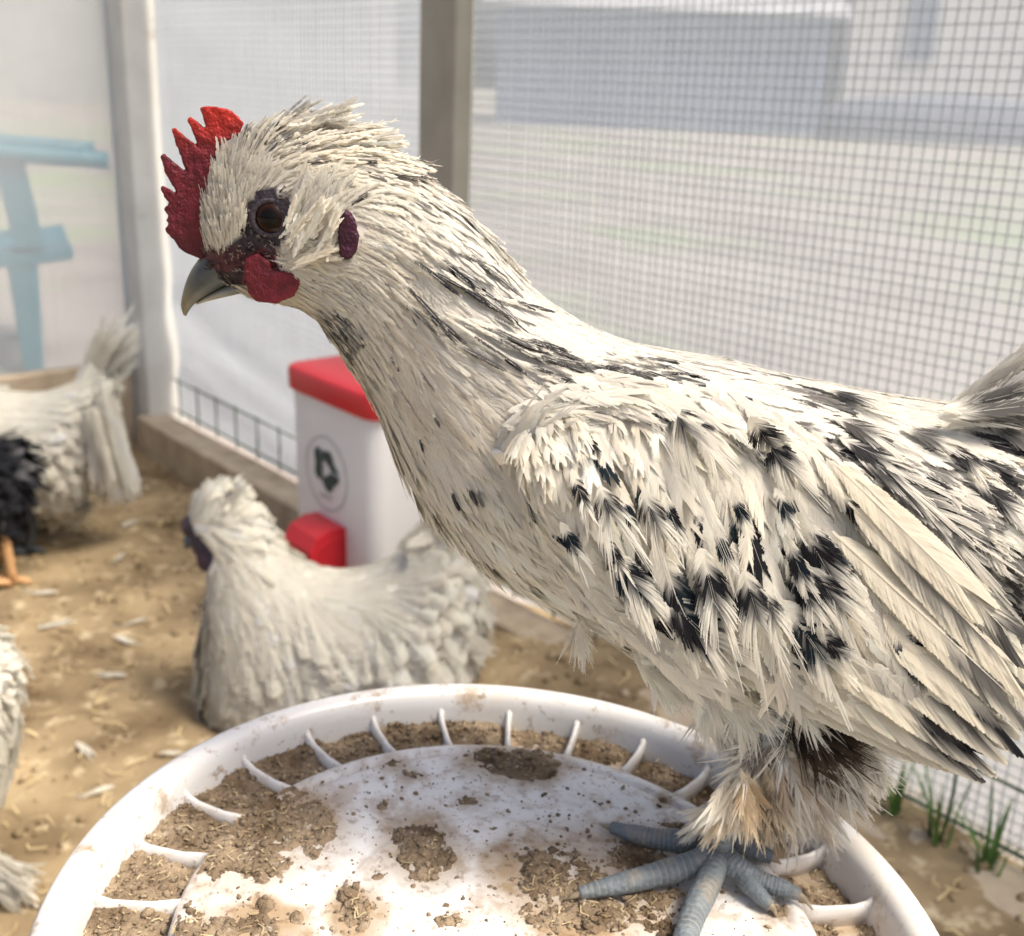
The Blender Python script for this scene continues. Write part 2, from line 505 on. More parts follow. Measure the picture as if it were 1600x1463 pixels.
def strips(C, L, W, lift=.3):
    """short bent straws lying about"""
    n = len(C); a = rng.random(n) * 6.283
    d = np.stack([np.cos(a), np.sin(a), lift * rng.standard_normal(n) * .4], 1); s = np.stack([-np.sin(a), np.cos(a), np.zeros(n)], 1)
    bend = (rng.standard_normal(n) * .25 * L)[:, None] * s + (rng.random(n) * .2 * L)[:, None] * UP
    V = []
    for t, k in ((-.5, 0), (0, 1), (.5, 0)):
        c0 = C + d * (t * L)[:, None] + bend * k
        V += [c0 - s * W[:, None] / 2, c0 + s * W[:, None] / 2]
    V = np.stack(V, 1); b = (np.arange(n) * 6)[:, None]
    Fx = np.concatenate([b + np.array([[0, 1, 3, 2]]), b + np.array([[2, 3, 5, 4]])], 0)
    return V.reshape(-1, 3), Fx

# loose crumbs and straw over the litter
n = 5200
c = wp(0, 0) + rng.random((n, 1)) * 2.3 * nA + rng.random((n, 1)) * 1.7 * inw
c[:, 2] = floor_h(c) + .001
r = .002 + .006 * rng.random(n) ** 3
v_, f_ = lumps(c, r)
tag(mesh('litter_crumbs', v_, f_, M['litter'], smooth=False), 'brown soil crumbs scattered over the pen floor', 'soil', kind='stuff')
n = 2600
c = wp(0, 0) + rng.random((n, 1)) * 2.3 * nA + rng.random((n, 1)) * 1.7 * inw
c[:, 2] = floor_h(c) + .004
v_, f_ = strips(c, .008 + .02 * rng.random(n), .001 + .0013 * rng.random(n))
M['straw'] = noise_mat('straw', (.45, .34, .16), (.66, .54, .30), 25, .8)
tag(mesh('straw_litter', v_, f_, M['straw'], smooth=False), 'short yellow straw pieces strewn over the pen floor', 'straw', kind='stuff')

# timber sill beams
def beam(name, p0, p1, w, hgt, z0, mat, label, cat):
    p0, p1 = np.asarray(p0), np.asarray(p1); d = (p1 - p0); L = np.linalg.norm(d); d = d / L
    s = np.cross(UP, d)
    k = 14; rings = []
    for i in range(k + 1):
        c0 = p0 + d * L * i / k + UP * (z0 + hgt / 2)
        j = lambda: random.uniform(-.0018, .0018)
        rings.append([c0 + s * (w / 2 * a + j()) + UP * (hgt / 2 * b + j()) for a, b in ((-1, -1), (1, -1), (1, 1), (-1, 1))])
    v, f = loft(np.array(rings))
    at_ = np.array([*(p0 + p1)[:2] / 2, z0])
    o = mesh(name, v, f, mat, smooth=False, at=at_)
    bevel(o, .004)
    return tag(o, label, cat)

beam('sill_beam', wp(.02, .040), wp(2.4, .040), .060, .075, -.012, M['wood'], 'weathered timber sill beam along the foot of the long plastic wall', 'beam')
beam('sill_board', wp(-.02, .06), wp(-.02, 1.3), .035, .17, -.012, M['wood'], 'upright timber board behind the white hen at the left', 'board')

# posts
tp = wall_t(712, .80)
def post(t, q, w1, w2, z1, mat, label):
    v, f = box(wp(t, q, z1 / 2 - .02), w1, w2, z1, nA, inw, UP)
    o = mesh('wall_post', v, f, mat, smooth=False, at=wp(t, q, 0)); bevel(o, .004)
    return tag(o, label, 'post', 'upright posts of the pen')
post(-.005, .015, .085, .07, 1.6, M['post'], 'pale corner post at the left, where the two walls meet')
post(tp, .010, .070, .030, 1.6, M['darkpost'], 'grey-brown upright post behind the head of the speckled hen')

# plastic sheets with their scrim threads
def sheet(name, pa, pb, z0, z1, mat, label, cell, wrinkle, seed, threads=True, off=0.0):
    pa, pb = np.asarray(pa), np.asarray(pb); d = pb - pa; L = np.linalg.norm(d); d = d / L
    nrm = np.cross(d, UP)
    nx, nz = int(L / .02) + 2, int((z1 - z0) / .0125) + 2
    U, Z = np.meshgrid(np.linspace(0, L, nx), np.linspace(z0, z1, nz), indexing='ij')
    def disp(u, z):
        w = np.zeros_like(u)
        if wrinkle:
            q = np.stack([u * .9, z * 1.0, 0 * u], -1).reshape(-1, 3)
            fold = vnoise(np.stack([u.ravel() * 1.2, (z + .16 * u).ravel() * 15, 0 * u.ravel()], -1), 1.0, seed, 2).reshape(u.shape)
            w = wrinkle * (.15 + sstep(.42, .18, z)) * fold
            w += wrinkle * .35 * vnoise(q, 6, seed + 3, 2).reshape(u.shape)
        return w
    Pp = pa + U[..., None] * d + Z[..., None] * UP + disp(U, Z)[..., None] * nrm
    ix = np.arange(nx * nz).reshape(nx, nz)
    fcs = np.stack([ix[:-1, :-1], ix[1:, :-1], ix[1:, 1:], ix[:-1, 1:]], -1).reshape(-1, 4)
    o = mesh(name, Pp.reshape(-1, 3), fcs, mat, at=np.array([*((pa + pb) / 2)[:2], z0]))
    tag(o, label, 'plastic sheet')
    if threads:
        V, Fc, k = [], [], 0
        def ribbon(pts, s, e, wd):
            nonlocal k
            for p_ in pts:
                for a, b in ((-1, -1), (1, -1), (1, 1), (-1, 1)):
                    V.append(p_ + s * wd * a / 2 + e * .0003 * b)
            for i in range(len(pts) - 1):
                for j in range(4):
                    Fc.append((k + 4 * i + j, k + 4 * i + (j + 1) % 4, k + 4 * i + 4 + (j + 1) % 4, k + 4 * i + 4 + j))
            k += 4 * len(pts)
        seg = 24 if wrinkle else 4
        for u in np.arange(cell / 2, L, cell):
            zz = np.linspace(z0, z1, seg + 1); uu = np.full_like(zz, u + random.uniform(-.0012, .0012)) + .0015 * np.sin(zz * 7 + u * 3)
            ribbon(pa + uu[:, None] * d + zz[:, None] * UP + (disp(uu, zz) + .0006)[:, None] * nrm, d, nrm, .0009)
        for z in np.arange(z0 + cell / 2, z1, cell):
            uu = np.linspace(0, L, seg + 1); zz = np.full_like(uu, z + random.uniform(-.0008, .0008)) + .0012 * np.sin(uu * 9)
            ribbon(pa + uu[:, None] * d + zz[:, None] * UP + (disp(uu, zz) + .0006)[:, None] * nrm, UP, nrm, .0008)
        tg = mesh('thread_grid', V, Fc, M['thread'], parent=o, smooth=False)
        tag(tg, kind='stuff')
    return o

sheet('plastic_sheet', wp(.05, 0), wp(tp - .01, 0), .062, 1.08, M['film_mid'], 'milky white plastic sheet with folds between the two posts', .0100, .012, 3)
sheet('plastic_sheet', wp(tp + .005, 0), wp(2.4, 0), .062, 1.08, M['film_right'], 'hazy plastic sheet with a square thread grid behind the speckled hen', .0100, .0, 5)
sheet('plastic_sheet', wp(-.02, .05), wp(-.02, 1.3), .158, 1.08, M['film_clear'], 'clear gridded plastic sheet in front of the teal chair', .0100, .0, 8)

# welded green wire strip along the foot of the wall
parts = []
for z in (.078, .135):
    pts = [wp(t, .012, z) for t in np.linspace(.06, 2.4, 14)]
    parts.append(tube(pts, [.0016] * 14, 6))
for t in np.arange(.08, 2.38, .072):
    parts.append(tube([wp(t, .0085, .064), wp(t + random.uniform(-.002, .002), .0085, .10), wp(t, .0085, .138)], [.0016] * 3, 6))
v_, f_ = merge(parts)
tag(mesh('wire_edging', v_, f_, M['wire'], at=wp(1.2, .01, .06)), 'green welded wire strip at the foot of the plastic wall', 'wire mesh')

# grass blades by the wall
def tuft(c0, nb_, hgt, spread, label):
    V, Fc = [], []
    for i in range(nb_):
        a = random.uniform(0, 6.28); b = np.array([math.cos(a), math.sin(a), 0]); s = np.array([-b[1], b[0], 0])
        hh = hgt * random.uniform(.5, 1.1); lean = spread * random.uniform(.2, 1.2); k = len(V)
        base = np.asarray(c0) + b * random.uniform(0, .012)
        for t in (0, .4, .75, 1):
            p_ = base + UP * hh * t + b * lean * t * t; w = .0022 * (1 - t) + .0002
            V += [p_ - s * w, p_ + s * w]
        for i2 in range(3):
            Fc.append((k + 2 * i2, k + 2 * i2 + 1, k + 2 * i2 + 3, k + 2 * i2 + 2))
    return tag(mesh('grass_tuft', V, Fc, M['grass'], smooth=False, at=c0), label, 'grass', 'grass tufts along the wall')
for px, py, hh, lab in ((1510, 1300, .085, 'green grass tuft by the wire at the right edge'), (1440, 1262, .05, 'short grass tuft under the wing tip by the wire'), (775, 905, .055, 'small green grass tuft between the hen and the white silkie tail'), (1585, 1340, .07, 'bent grass tuft nearest the lower right corner')):
    g = on_z(px, py, .05); t_ = (g - A0) @ nA
    b_ = wp(t_, .030, 0); b_[2] = floor_h(b_)[0] - .002 if px > 900 else .060
    tuft(b_, 16, hh, .04, lab)

# ------------------------------------------------------------------ the yard beyond
def house(name, xa, xb, ya, dep, hgt, wallm, label, wins, eave):
    root = thing(name, ((xa + xb) / 2, ya, -.02), label, 'building')
    v, f = box(((xa + xb) / 2, ya + dep / 2, hgt / 2 - .02), xb - xa, dep, hgt); mesh('wall', v, f, wallm, root, False)
    rf = [(xa - .3, ya - .3, hgt), (xb + .3, ya - .3, hgt), (xb + .3, ya + dep + .3, hgt), (xa - .3, ya + dep + .3, hgt), (xa - .3, ya + dep / 2, hgt + eave), (xb + .3, ya + dep / 2, hgt + eave)]
    mesh('roof', rf, [(0, 1, 5, 4), (2, 3, 4, 5), (0, 4, 3), (1, 2, 5), (3, 2, 1, 0)], M['roof'], root, False)
    for (wx, wz, ww, wh) in wins:
        v, f = box((wx, ya - .02, wz), ww + .16, .06, wh + .16); w = mesh('window', v, f, M['house2'], root, False)
        v, f = box((wx, ya - .055, wz), ww, .03, wh); mesh('pane', v, f, M['pane'], w, False)
    return root
house('shed', -0.6, 5.6, 22.5, 4, 2.1, M['house'], 'low blue-grey shed seen through the plastic sheet', [], 1.2)
house('pale_house', 6.2, 14, 23.5, 6, 4.2, M['house2'], 'pale house at the upper right behind the plastic', [(7.6, 2.0, .55, 1.1), (10.1, 1.9, .55, 1.1)], 2)
house('haze_backdrop', -16, -3.2, 24, 5, 3.4, M['house2'], 'added pale building far behind the teal chair, standing in for light haze', [], 1.5)  # added pale block, stands in for the light haze above the horizon
def hedge(x, y, sx, sy, sz):
    k, kk = 24, 10; rings = []
    for i in range(kk + 1):
        z = sz * i / kk; rr = (1 - (i / kk) ** 4) ** .5
        rings.append([(x + sx * rr * math.cos(a) * random.uniform(.93, 1.05), y + sy * rr * math.sin(a) * random.uniform(.93, 1.05), z - .02) for a in np.arange(k) / k * 2 * math.pi])
    v, f = loft(np.array(rings)); return tag(mesh('hedge', v, f, M['car'], at=(x, y, -.02)), 'dark low hedge in front of the pale house', 'hedge')
hedge(7.8, 21.5, 2.6, .5, .85)

# small teal plastic chair
def chair():
    base = on_z(52, 578, -.02)
    root = thing('plastic_chair', base, 'small teal plastic armchair outside the left wall', 'chair')
    ca, sa = math.cos(-.42), math.sin(-.42)
    ey = np.array([-ca, sa, 0]); ex = np.array([sa, ca, 0])       # front of the chair faces right
    W, D = .34, .32
    o3 = base + ex * W
    def loc(a, b, z): return o3 + ex * a + ey * b + UP * z
    W, D = .34, .32
    # legs: front right is the one in view at o3
    for a, b in ((0, 0), (-W, 0), (0, D), (-W, D)):
        sx = .02 if a == 0 else -.02
        v, f = loft(np.array([[loc(a + sx * (1 - t) + dx * (.026 + .014 * t), b + dy * (.022 + .012 * t), .285 * t) for dx, dy in ((-1, -1), (1, -1), (1, 1), (-1, 1))] for t in (0, .5, 1)]))
        bevel(mesh('leg', v, f, M['teal'], root, False), .005)
    g = []
    for i in range(9):
        t = i / 8; yy = -.11 + (D + .14) * t; zz = .285 + .02 * (1 - math.sin(math.pi * t)) - .01
        g.append([loc(-W / 2 + (W / 2 + .045) * s, yy, zz - .012 * (1 - s * s) + e) for s, e in ((-1, -.03), (-1, 0), (-.5, 0), (0, 0), (.5, 0), (1, 0), (1, -.03), (0, -.022))])
    v, f = loft(np.array(g)); bevel(mesh('seat', v, f, M['teal'], root, False), .004)
    for a in (.03, -W - .03):
        pts = [loc(a, -.20, .485), loc(a, -.05, .495), loc(a, .06, .505), loc(a, .2, .53), loc(a, D + .05, .56)]
        pts = catmull(pts, 12)
        v, f = loft(np.array([[p_ + ex * dx * .035 + UP * dz * .018 for dx, dz in ((-1, -1), (1, -1), (1, .6), (.6, 1), (-.6, 1), (-1, .6))] for p_ in pts]))
        ar = mesh('armrest', v, f, M['teal'], root)
        v, f = loft(np.array([[loc(a, -.02 + .03 * t, .29 + .21 * t) + ex * dx * .02 + ey * dy * .032 for dx, dy in ((-1, -1), (1, -1), (1, 1), (-1, 1))] for t in (0, .5, 1)]))
        bevel(mesh('arm_support', v, f, M['teal'], ar, False), .004)
    for i in range(5):
        a = -W + .02 + i * (W - .04) / 4
        v, f = loft(np.array([[loc(a + dx * .024, D + .02 + .07 * t + dy * .008, .30 + .36 * t) for dx, dy in ((-1, -1), (1, -1), (1, 1), (-1, 1))] for t in (0, .5, 1)]))
        mesh('back_slat', v, f, M['teal'], root, False)
    pts = catmull([loc(-W - .03, D + .08, .53), loc(-W * .8, D + .11, .66), loc(-W / 2, D + .115, .70), loc(-W * .2, D + .11, .66), loc(.03, D + .08, .53)], 20)
    v, f = loft(np.array([[p_ + ey * dx * .014 + UP * dz * .03 for dx, dz in ((-1, -1), (1, -1), (1, 1), (-1, 1))] for p_ in pts]))
    bevel(mesh('back_rim', v, f, M['teal'], root, False), .004)
chair()

# ------------------------------------------------------------------ feeder against the wall
def feeder():
    g = on_z(459, 940, 0)
    t0 = (g - A0) @ nA; q0 = (g - A0) @ inw
    W, D, H = .19, .17, .302
    base = wp(t0 + W / 2, q0 - D / 2, 0); base[2] = .0
    root = thing('feeder', base, 'white box feeder with a red lid and red spout beside the white silkie', 'feeder')
    def loc(a, b, z): return base + nA * a + inw * b + UP * z      # b towards the pen = front
    def rrect(w, d, z, r, k=5):
        out = []
        for cx, cy, a0 in ((w / 2 - r, d / 2 - r, 0), (-w / 2 + r, d / 2 - r, 90), (-w / 2 + r, -d / 2 + r, 180), (w / 2 - r, -d / 2 + r, 270)):
            for i in range(k + 1):
                a = math.radians(a0 + 90 * i / k); out.append(loc(cx + r * math.cos(a), cy + r * math.sin(a), z))
        return out
    v, f = loft(np.array([rrect(W * .965, D * .965, -.012, .018), rrect(W * .965, D * .965, .005, .018), rrect(W, D, H, .02)]))
    bevel(mesh('body', v, f, M['feeder'], root), .002)
    v, f = loft(np.array([rrect(W + .010, D + .010, H - .006, .022), rrect(W + .012, D + .012, H + .018, .023), rrect(W + .008, D + .008, H + .023, .022), rrect(W - .02, D - .02, H + .026, .02)]))
    bevel(mesh('lid', v, f, M['red'], root), .0015)
    # round emblem: thin ring, dark ring-shaped mark of chunky pieces, faint band of illegible print
    cz, ca, R = .205, -.008, .047
    yf = D / 2 * (1 - .035 * (1 - cz / H)) + .0012
    def disc_pt(a, r, e=0): return loc(ca + r * math.cos(a), yf + e, cz + r * math.sin(a))
    k = 40; V = []; Fc = []
    for i in range(k):
        a = 2 * math.pi * i / k; V += [disc_pt(a, R - .0018), disc_pt(a, R)]
    for i in range(k):
        Fc.append((2 * i, 2 * i + 1, (2 * i + 3) % (2 * k), (2 * i + 2) % (2 * k)))
    em = mesh('emblem', V, Fc, M['ring'], root, False)
    V = []; Fc = []
    k = 48
    for i in range(k):
        a = 2 * math.pi * i / k
        ro = .0255 + .0032 * math.cos(5 * a + .6) + .003 * math.cos(2 * a + 1.2); ri = .0095 + .002 * math.cos(3 * a)
        V += [disc_pt(a, ri, .0006) + UP * .006, disc_pt(a, ro, .0006) + UP * .006]
    for i in range(k):
        if i % 16 in (15,): continue
        Fc.append((2 * i, 2 * i + 1, (2 * i + 3) % (2 * k), (2 * i + 2) % (2 * k)))
    mesh('emblem_mark', V, Fc, M['ink'], em, False)
    V = []; Fc = []
    for i, (a0, wd) in enumerate(((-.012, .004), (-.006, .0035), (-.001, .0042), (.005, .0035), (.010, .004))):
        V += [loc(ca + a0 + x * wd / 2, yf + .0006, cz - .030 + z * .0022) for x, z in ((-1, -1), (1, -1), (1, 1), (-1, 1))]
        Fc.append((4 * i, 4 * i + 1, 4 * i + 2, 4 * i + 3))
    mesh('emblem_print', V, Fc, M['ring'], em, False)
    # spout: hooded red port
    zc = .105; hw = .034
    prof = [(0, .042), (.02, .044), (.042, .036), (.052, .020), (.050, .012)]
    rings = []
    for (b, z) in prof:
        rings.append([loc(-hw + 0 * b, D / 2 - .004 + b, zc + z - .014), loc(-hw * .92, D / 2 - .004 + b, zc + z), loc(hw * .92, D / 2 - .004 + b, zc + z), loc(hw, D / 2 - .004 + b, zc + z - .014),
                      loc(hw - .006, D / 2 - .004 + b, zc + z - .014), loc(hw * .80, D / 2 - .004 + b, zc + z - .006), loc(-hw * .80, D / 2 - .004 + b, zc + z - .006), loc(-hw + .006, D / 2 - .004 + b, zc + z - .014)])
    parts = [loft(np.array(rings))]
    for s in (-1, 1):
        poly = [(0, .042), (.022, .043), (.042, .034), (.050, .014), (.018, -.030), (0, -.034)]
        parts.append(loft(np.array([[loc(s * (hw - .004) + e, D / 2 - .004 + b, zc + z) for b, z in poly] for e in (-.003, .003)])))
    parts.append(box(loc(0, D / 2 + .003, zc - .030), .062, .012, .012, nA, inw, UP))
    v, f = merge(parts)
    sp = mesh('spout', v, f, M['red'], root, False)
    v, f = box(loc(0, D / 2 - .001, zc + .004), .052, .004, .060, nA, inw, UP)
    mesh('spout_opening', v, f, M['hole'], sp, False)
feeder()

# ================================================================== BUCKET AND LID
LID_TILT = 0.055
LID_C = np.array([.004, .318, .393])
ca_, sa_ = math.cos(LID_TILT), math.sin(LID_TILT)
LX = np.array([ca_, 0, -sa_]); LY = np.array([0, 1.0, 0]); LZ = np.array([sa_, 0, ca_])
BK = LID_C - LZ * .393
bucket = thing('bucket', BK, 'white plastic bucket with a dirty ribbed lid under the speckled hen', 'bucket')

def lid_w(x, y, z):
    return LID_C + LX * x + LY * y + LZ * z

def lid_pt(px, py, h=0.0):
    d = ray(px, py); q = (LID_C + LZ * h - CAM) @ LZ / (d @ LZ)
    return CAM + d * q

def lid_xy(px, py, h=-.006):
    w = lid_pt(px, py, h) - LID_C
    return w @ LX, w @ LY

def lathe(prof, k=128, close=False, wob=0):
    rings = []
    for r, z in prof:
        th = np.arange(k) / k * 2 * np.pi
        rings.append(lid_w(0, 0, 0) + (r * np.cos(th))[:, None] * LX + (r * np.sin(th))[:, None] * LY + (z + wob * np.sin(th * 3)[:, None] * 0) * LZ)
    return loft(np.array(rings), cap=False)

v, f = lathe([(.118, -.40), (.121, -.402), (.122, -.392), (.146, -.05), (.146, -.012)]); mesh('bucket_wall', v, f, M['bucket'], bucket)
v, f = lathe([(.1412, -.0185), (.137, -.0190), (.120, -.0190), (.1145, -.0180), (.1132, -.0130), (.1122, -.0088), (.1105, -.0068), (.108, -.0062), (.1045, -.0062), (.1034, -.0074), (.1022, -.0066)] + [(r_, -.0062) for r_ in np.linspace(.1005, .0600, 30)] + [(.0588, -.0066)] + [(r_, -.0060) for r_ in np.linspace(.0578, .0004, 40)], 260)
lid_v = np.asarray(v); lid_f = f
rp_ = [(.1475, -.034), (.1540, -.033), (.1556, -.020), (.1557, -.0095), (.1549, -.0045), (.1530, -.0012), (.1500, .0003), (.1470, .0002), (.1442, -.0012), (.1424, -.0038), (.1415, -.008), (.1408, -.0135), (.1400, -.0192)]

# caked droppings: a crumbly height field on the disc and in the channel
PATCH = [(425, 1285, 78, 58, 1.0), (345, 1320, 60, 55, 1.0), (390, 1340, 70, 40, .9), (480, 1300, 45, 40, .8), (655, 1310, 38, 32, 1.0), (668, 1342, 42, 36, 1.0), (640, 1330, 36, 30, .9), (805, 1190, 66, 20, 1.1), (770, 1185, 30, 16, 1), (830, 1205, 38, 15, 1),
         (562, 1432, 34, 32, 1.1), (545, 1400, 18, 14, .8), (462, 1435, 14, 11, .8), (415, 1414, 15, 13, .9), (380, 1450, 80, 30, .9), (300, 1440, 30, 50, .5), (880, 1365, 90, 52, 1.0), (930, 1410, 110, 50, .95), (985, 1345, 60, 40, .85), (860, 1425, 70, 36, .9), (1010, 1430, 60, 40, .6),
         (598, 1260, 12, 7, .7), (615, 1194, 14, 8, .7), (640, 1208, 13, 6, .6), (590, 1370, 12, 10, .7), (735, 1250, 18, 9, .5), (1060, 1310, 34, 24, .5), (1210, 1425, 18, 10, .6), (1035, 1250, 7, 6, .9), (700, 1440, 26, 10, .5), (760, 1400, 14, 10, .4)]
pl_ = proj(lid_v); stain = np.zeros(len(lid_v))
for x_, y_, rx, ry, st in PATCH:
    d2 = ((pl_[:, 0] - x_) / (rx * 1.45 + 8)) ** 2 + ((pl_[:, 1] - y_) / (ry * 1.45 + 7)) ** 2
    stain = np.maximum(stain, st * sstep(1.5, .2, d2))
rl_ = np.hypot((lid_v - LID_C) @ LX, (lid_v - LID_C) @ LY)
stain = np.maximum(stain, .9 * sstep(.108, .1145, rl_))
smear = vnoise(lid_v * np.array([1, 1, 0]), 38, 51, 4); fine = vnoise(lid_v * np.array([1, 1, 0]), 190, 52, 3)
stain = (stain * (.75 + .5 * smear) + .55 * sstep(.0, .5, smear) * (.6 + .8 * fine) + .25 * sstep(.15, .5, fine)).clip(0, 1)[:, None]
lid = mesh('lid', lid_v, lid_f, M['lid'], bucket, cols=1 - stain * (1 - np.array([.48, .36, .235])))
v, f = lathe(rp_, 160); mesh('rim', v, f, M['rim'], lid)
PATCH_LATER = True
# ribs: thin tapered fins between the rim and the raised disc, one mesh shared
rib_me = None
for i in range(28):
    a = 2 * math.pi * (i + .5) / 28 + .002 + math.pi / 2 - math.pi / 28
    if rib_me is None:
        V = []
        for r, hz, w in ((.1418, -.0072, .0019), (.1402, -.0092, .0016), (.135, -.0106, .0014), (.122, -.0102, .0014), (.1116, -.0080, .0016)):
            V.append([np.array([r, -w, -.0195]), np.array([r, w, -.0195]), np.array([r, w * .8, hz - .0008]), np.array([r, w * .3, hz]), np.array([r, -w * .3, hz]), np.array([r, -w * .8, hz - .0008])])
        vv, ff = loft(np.array(V))
        rib_me = bpy.data.meshes.new('rib'); rib_me.from_pydata([tuple(q) for q in vv], [], ff)
        rib_me.polygons.foreach_set('use_smooth', np.ones(len(rib_me.polygons), bool)); rib_me.materials.append(M['rim'])
    ro = bpy.data.objects.new('rib', rib_me); COL.objects.link(ro); ro.parent = lid
    base = Matrix(((LX[0], LY[0], LZ[0]), (LX[1], LY[1], LZ[1]), (LX[2], LY[2], LZ[2]))).to_4x4()
    ro.matrix_local = Matrix.Translation(Vector(LID_C - BK)) @ base @ Matrix.Rotation(a, 4, 'Z')

step = .00095
g1 = np.arange(-.142, .142, step)
GX, GY = np.meshgrid(g1, g1, indexing='ij'); gx, gy = GX.ravel(), GY.ravel()
gr = np.hypot(gx, gy); ang = np.degrees(np.arctan2(gx, gy))
P3 = np.stack([gx, gy, 0 * gx], -1)
nz1 = vnoise(P3, 95, 11, 4); nz2 = vnoise(P3, 380, 12, 4); nz3 = vnoise(P3, 30, 13, 3)
mask = np.full(len(gx), -1.0)
W3 = LID_C + gx[:, None] * LX + gy[:, None] * LY - .006 * LZ
pj = proj(W3)
for x_, y_, rx, ry, st in PATCH:
    d2 = ((pj[:, 0] - x_) / rx) ** 2 + ((pj[:, 1] - y_) / ry) ** 2
    mask = np.maximum(mask, st * (1.05 - d2))
disc = gr < .1105
hd = mask + .75 * nz1 + .25 * nz2 - .12
hd += .28 * sstep(.25, .6, nz3) * 1.3 - .05
hz = np.where(disc, -.0062 + .0022 * np.minimum(hd, .9) + np.where(hd > 0, .0015 * nz2 + .0008 * nz1, 0), 0)
# channel
chan = (gr > .1140) & (gr < .1412)
left = sstep(15, -20, ang) * sstep(-150, -110, ang)
right = sstep(8, 30, ang) * sstep(150, 110, ang)
hc = .75 * left + .30 * right + .10 + .75 * nz3 + .45 * nz1 - .12 + .25 * sstep(.132, .141, gr)
hcz = -.0190 + .0062 * np.clip(hc, -.3, .95) + np.where(hc > 0, .0016 * nz2 + .0012 * nz1, 0)
zz = np.where(disc, hz, hcz)
ok = ((disc & (hd > 0)) | (chan & (hc > 0))).reshape(GX.shape)
zz = zz - .0003
okq = ok[:-1, :-1] | ok[1:, :-1] | ok[1:, 1:] | ok[:-1, 1:]
inside = ((disc | chan).reshape(GX.shape)); okq &= inside[:-1, :-1] & inside[1:, :-1] & inside[1:, 1:] & inside[:-1, 1:]
dq = disc.reshape(GX.shape); okq &= (dq[:-1, :-1] == dq[1:, 1:]) & (dq[1:, :-1] == dq[:-1, 1:]) & (dq[:-1, :-1] == dq[1:, :-1])
ids = np.arange(len(gx)).reshape(GX.shape)
qd = np.stack([ids[:-1, :-1], ids[1:, :-1], ids[1:, 1:], ids[:-1, 1:]], -1)[okq]
low = np.where(disc, -.0068, -.0197)
okf = ok.ravel(); zz = np.where(okf, np.maximum(zz, low + .0003), low)
used = np.unique(qd); remap = np.full(len(gx), -1); remap[used] = np.arange(len(used))
Wv = LID_C + gx[used, None] * LX + gy[used, None] * LY + zz[used, None] * LZ
parts_v = [Wv]; parts_f = [remap[qd]]
drop = mesh('caked_droppings', Wv, remap[qd], M['dirt'], smooth=False)
tag(drop, 'brown caked droppings crusted on the bucket lid', 'droppings', kind='stuff')
# crumbs on top of the crust
cand = np.where(okf & (((disc) & (hd > .12)) | (chan & (hc > .05))))[0]
pick = rng.choice(cand, 5200)
cc = LID_C + (gx[pick] + rng.normal(0, .0008, 5200))[:, None] * LX + (gy[pick] + rng.normal(0, .0008, 5200))[:, None] * LY + (zz[pick] + .0002)[:, None] * LZ
rr = .00035 + .0016 * rng.random(5200) ** 5
a1, r1 = rng.random(1100) * 6.283, np.sqrt(rng.random(1100)) * .107
c1 = LID_C + (r1 * np.cos(a1))[:, None] * LX + (r1 * np.sin(a1))[:, None] * LY - .0060 * LZ
cc = np.concatenate([cc, c1]); rr = np.concatenate([rr, .00025 + .0009 * rng.random(1100) ** 3])
v_, f_ = lumps(cc, rr, .75)
tag(mesh('dropping_crumbs', v_, f_, M['dirt'], smooth=False), 'loose brown crumbs lying on the bucket lid crust', 'crumbs', kind='stuff')
pick = rng.choice(cand, 900)
cc = LID_C + gx[pick][:, None] * LX + gy[pick][:, None] * LY + (zz[pick] + .0010)[:, None] * LZ
v_, f_ = strips(cc, .0012 + .0045 * rng.random(900) ** 3, .0003 + .0003 * rng.random(900))
M['chaff'] = noise_mat('chaff', (.32, .24, .12), (.62, .52, .32), 60, .8)
tag(mesh('chaff_bits', v_, f_, M['chaff'], smooth=False), 'pale chaff bits mixed into the dirt on the lid', 'chaff', kind='stuff')

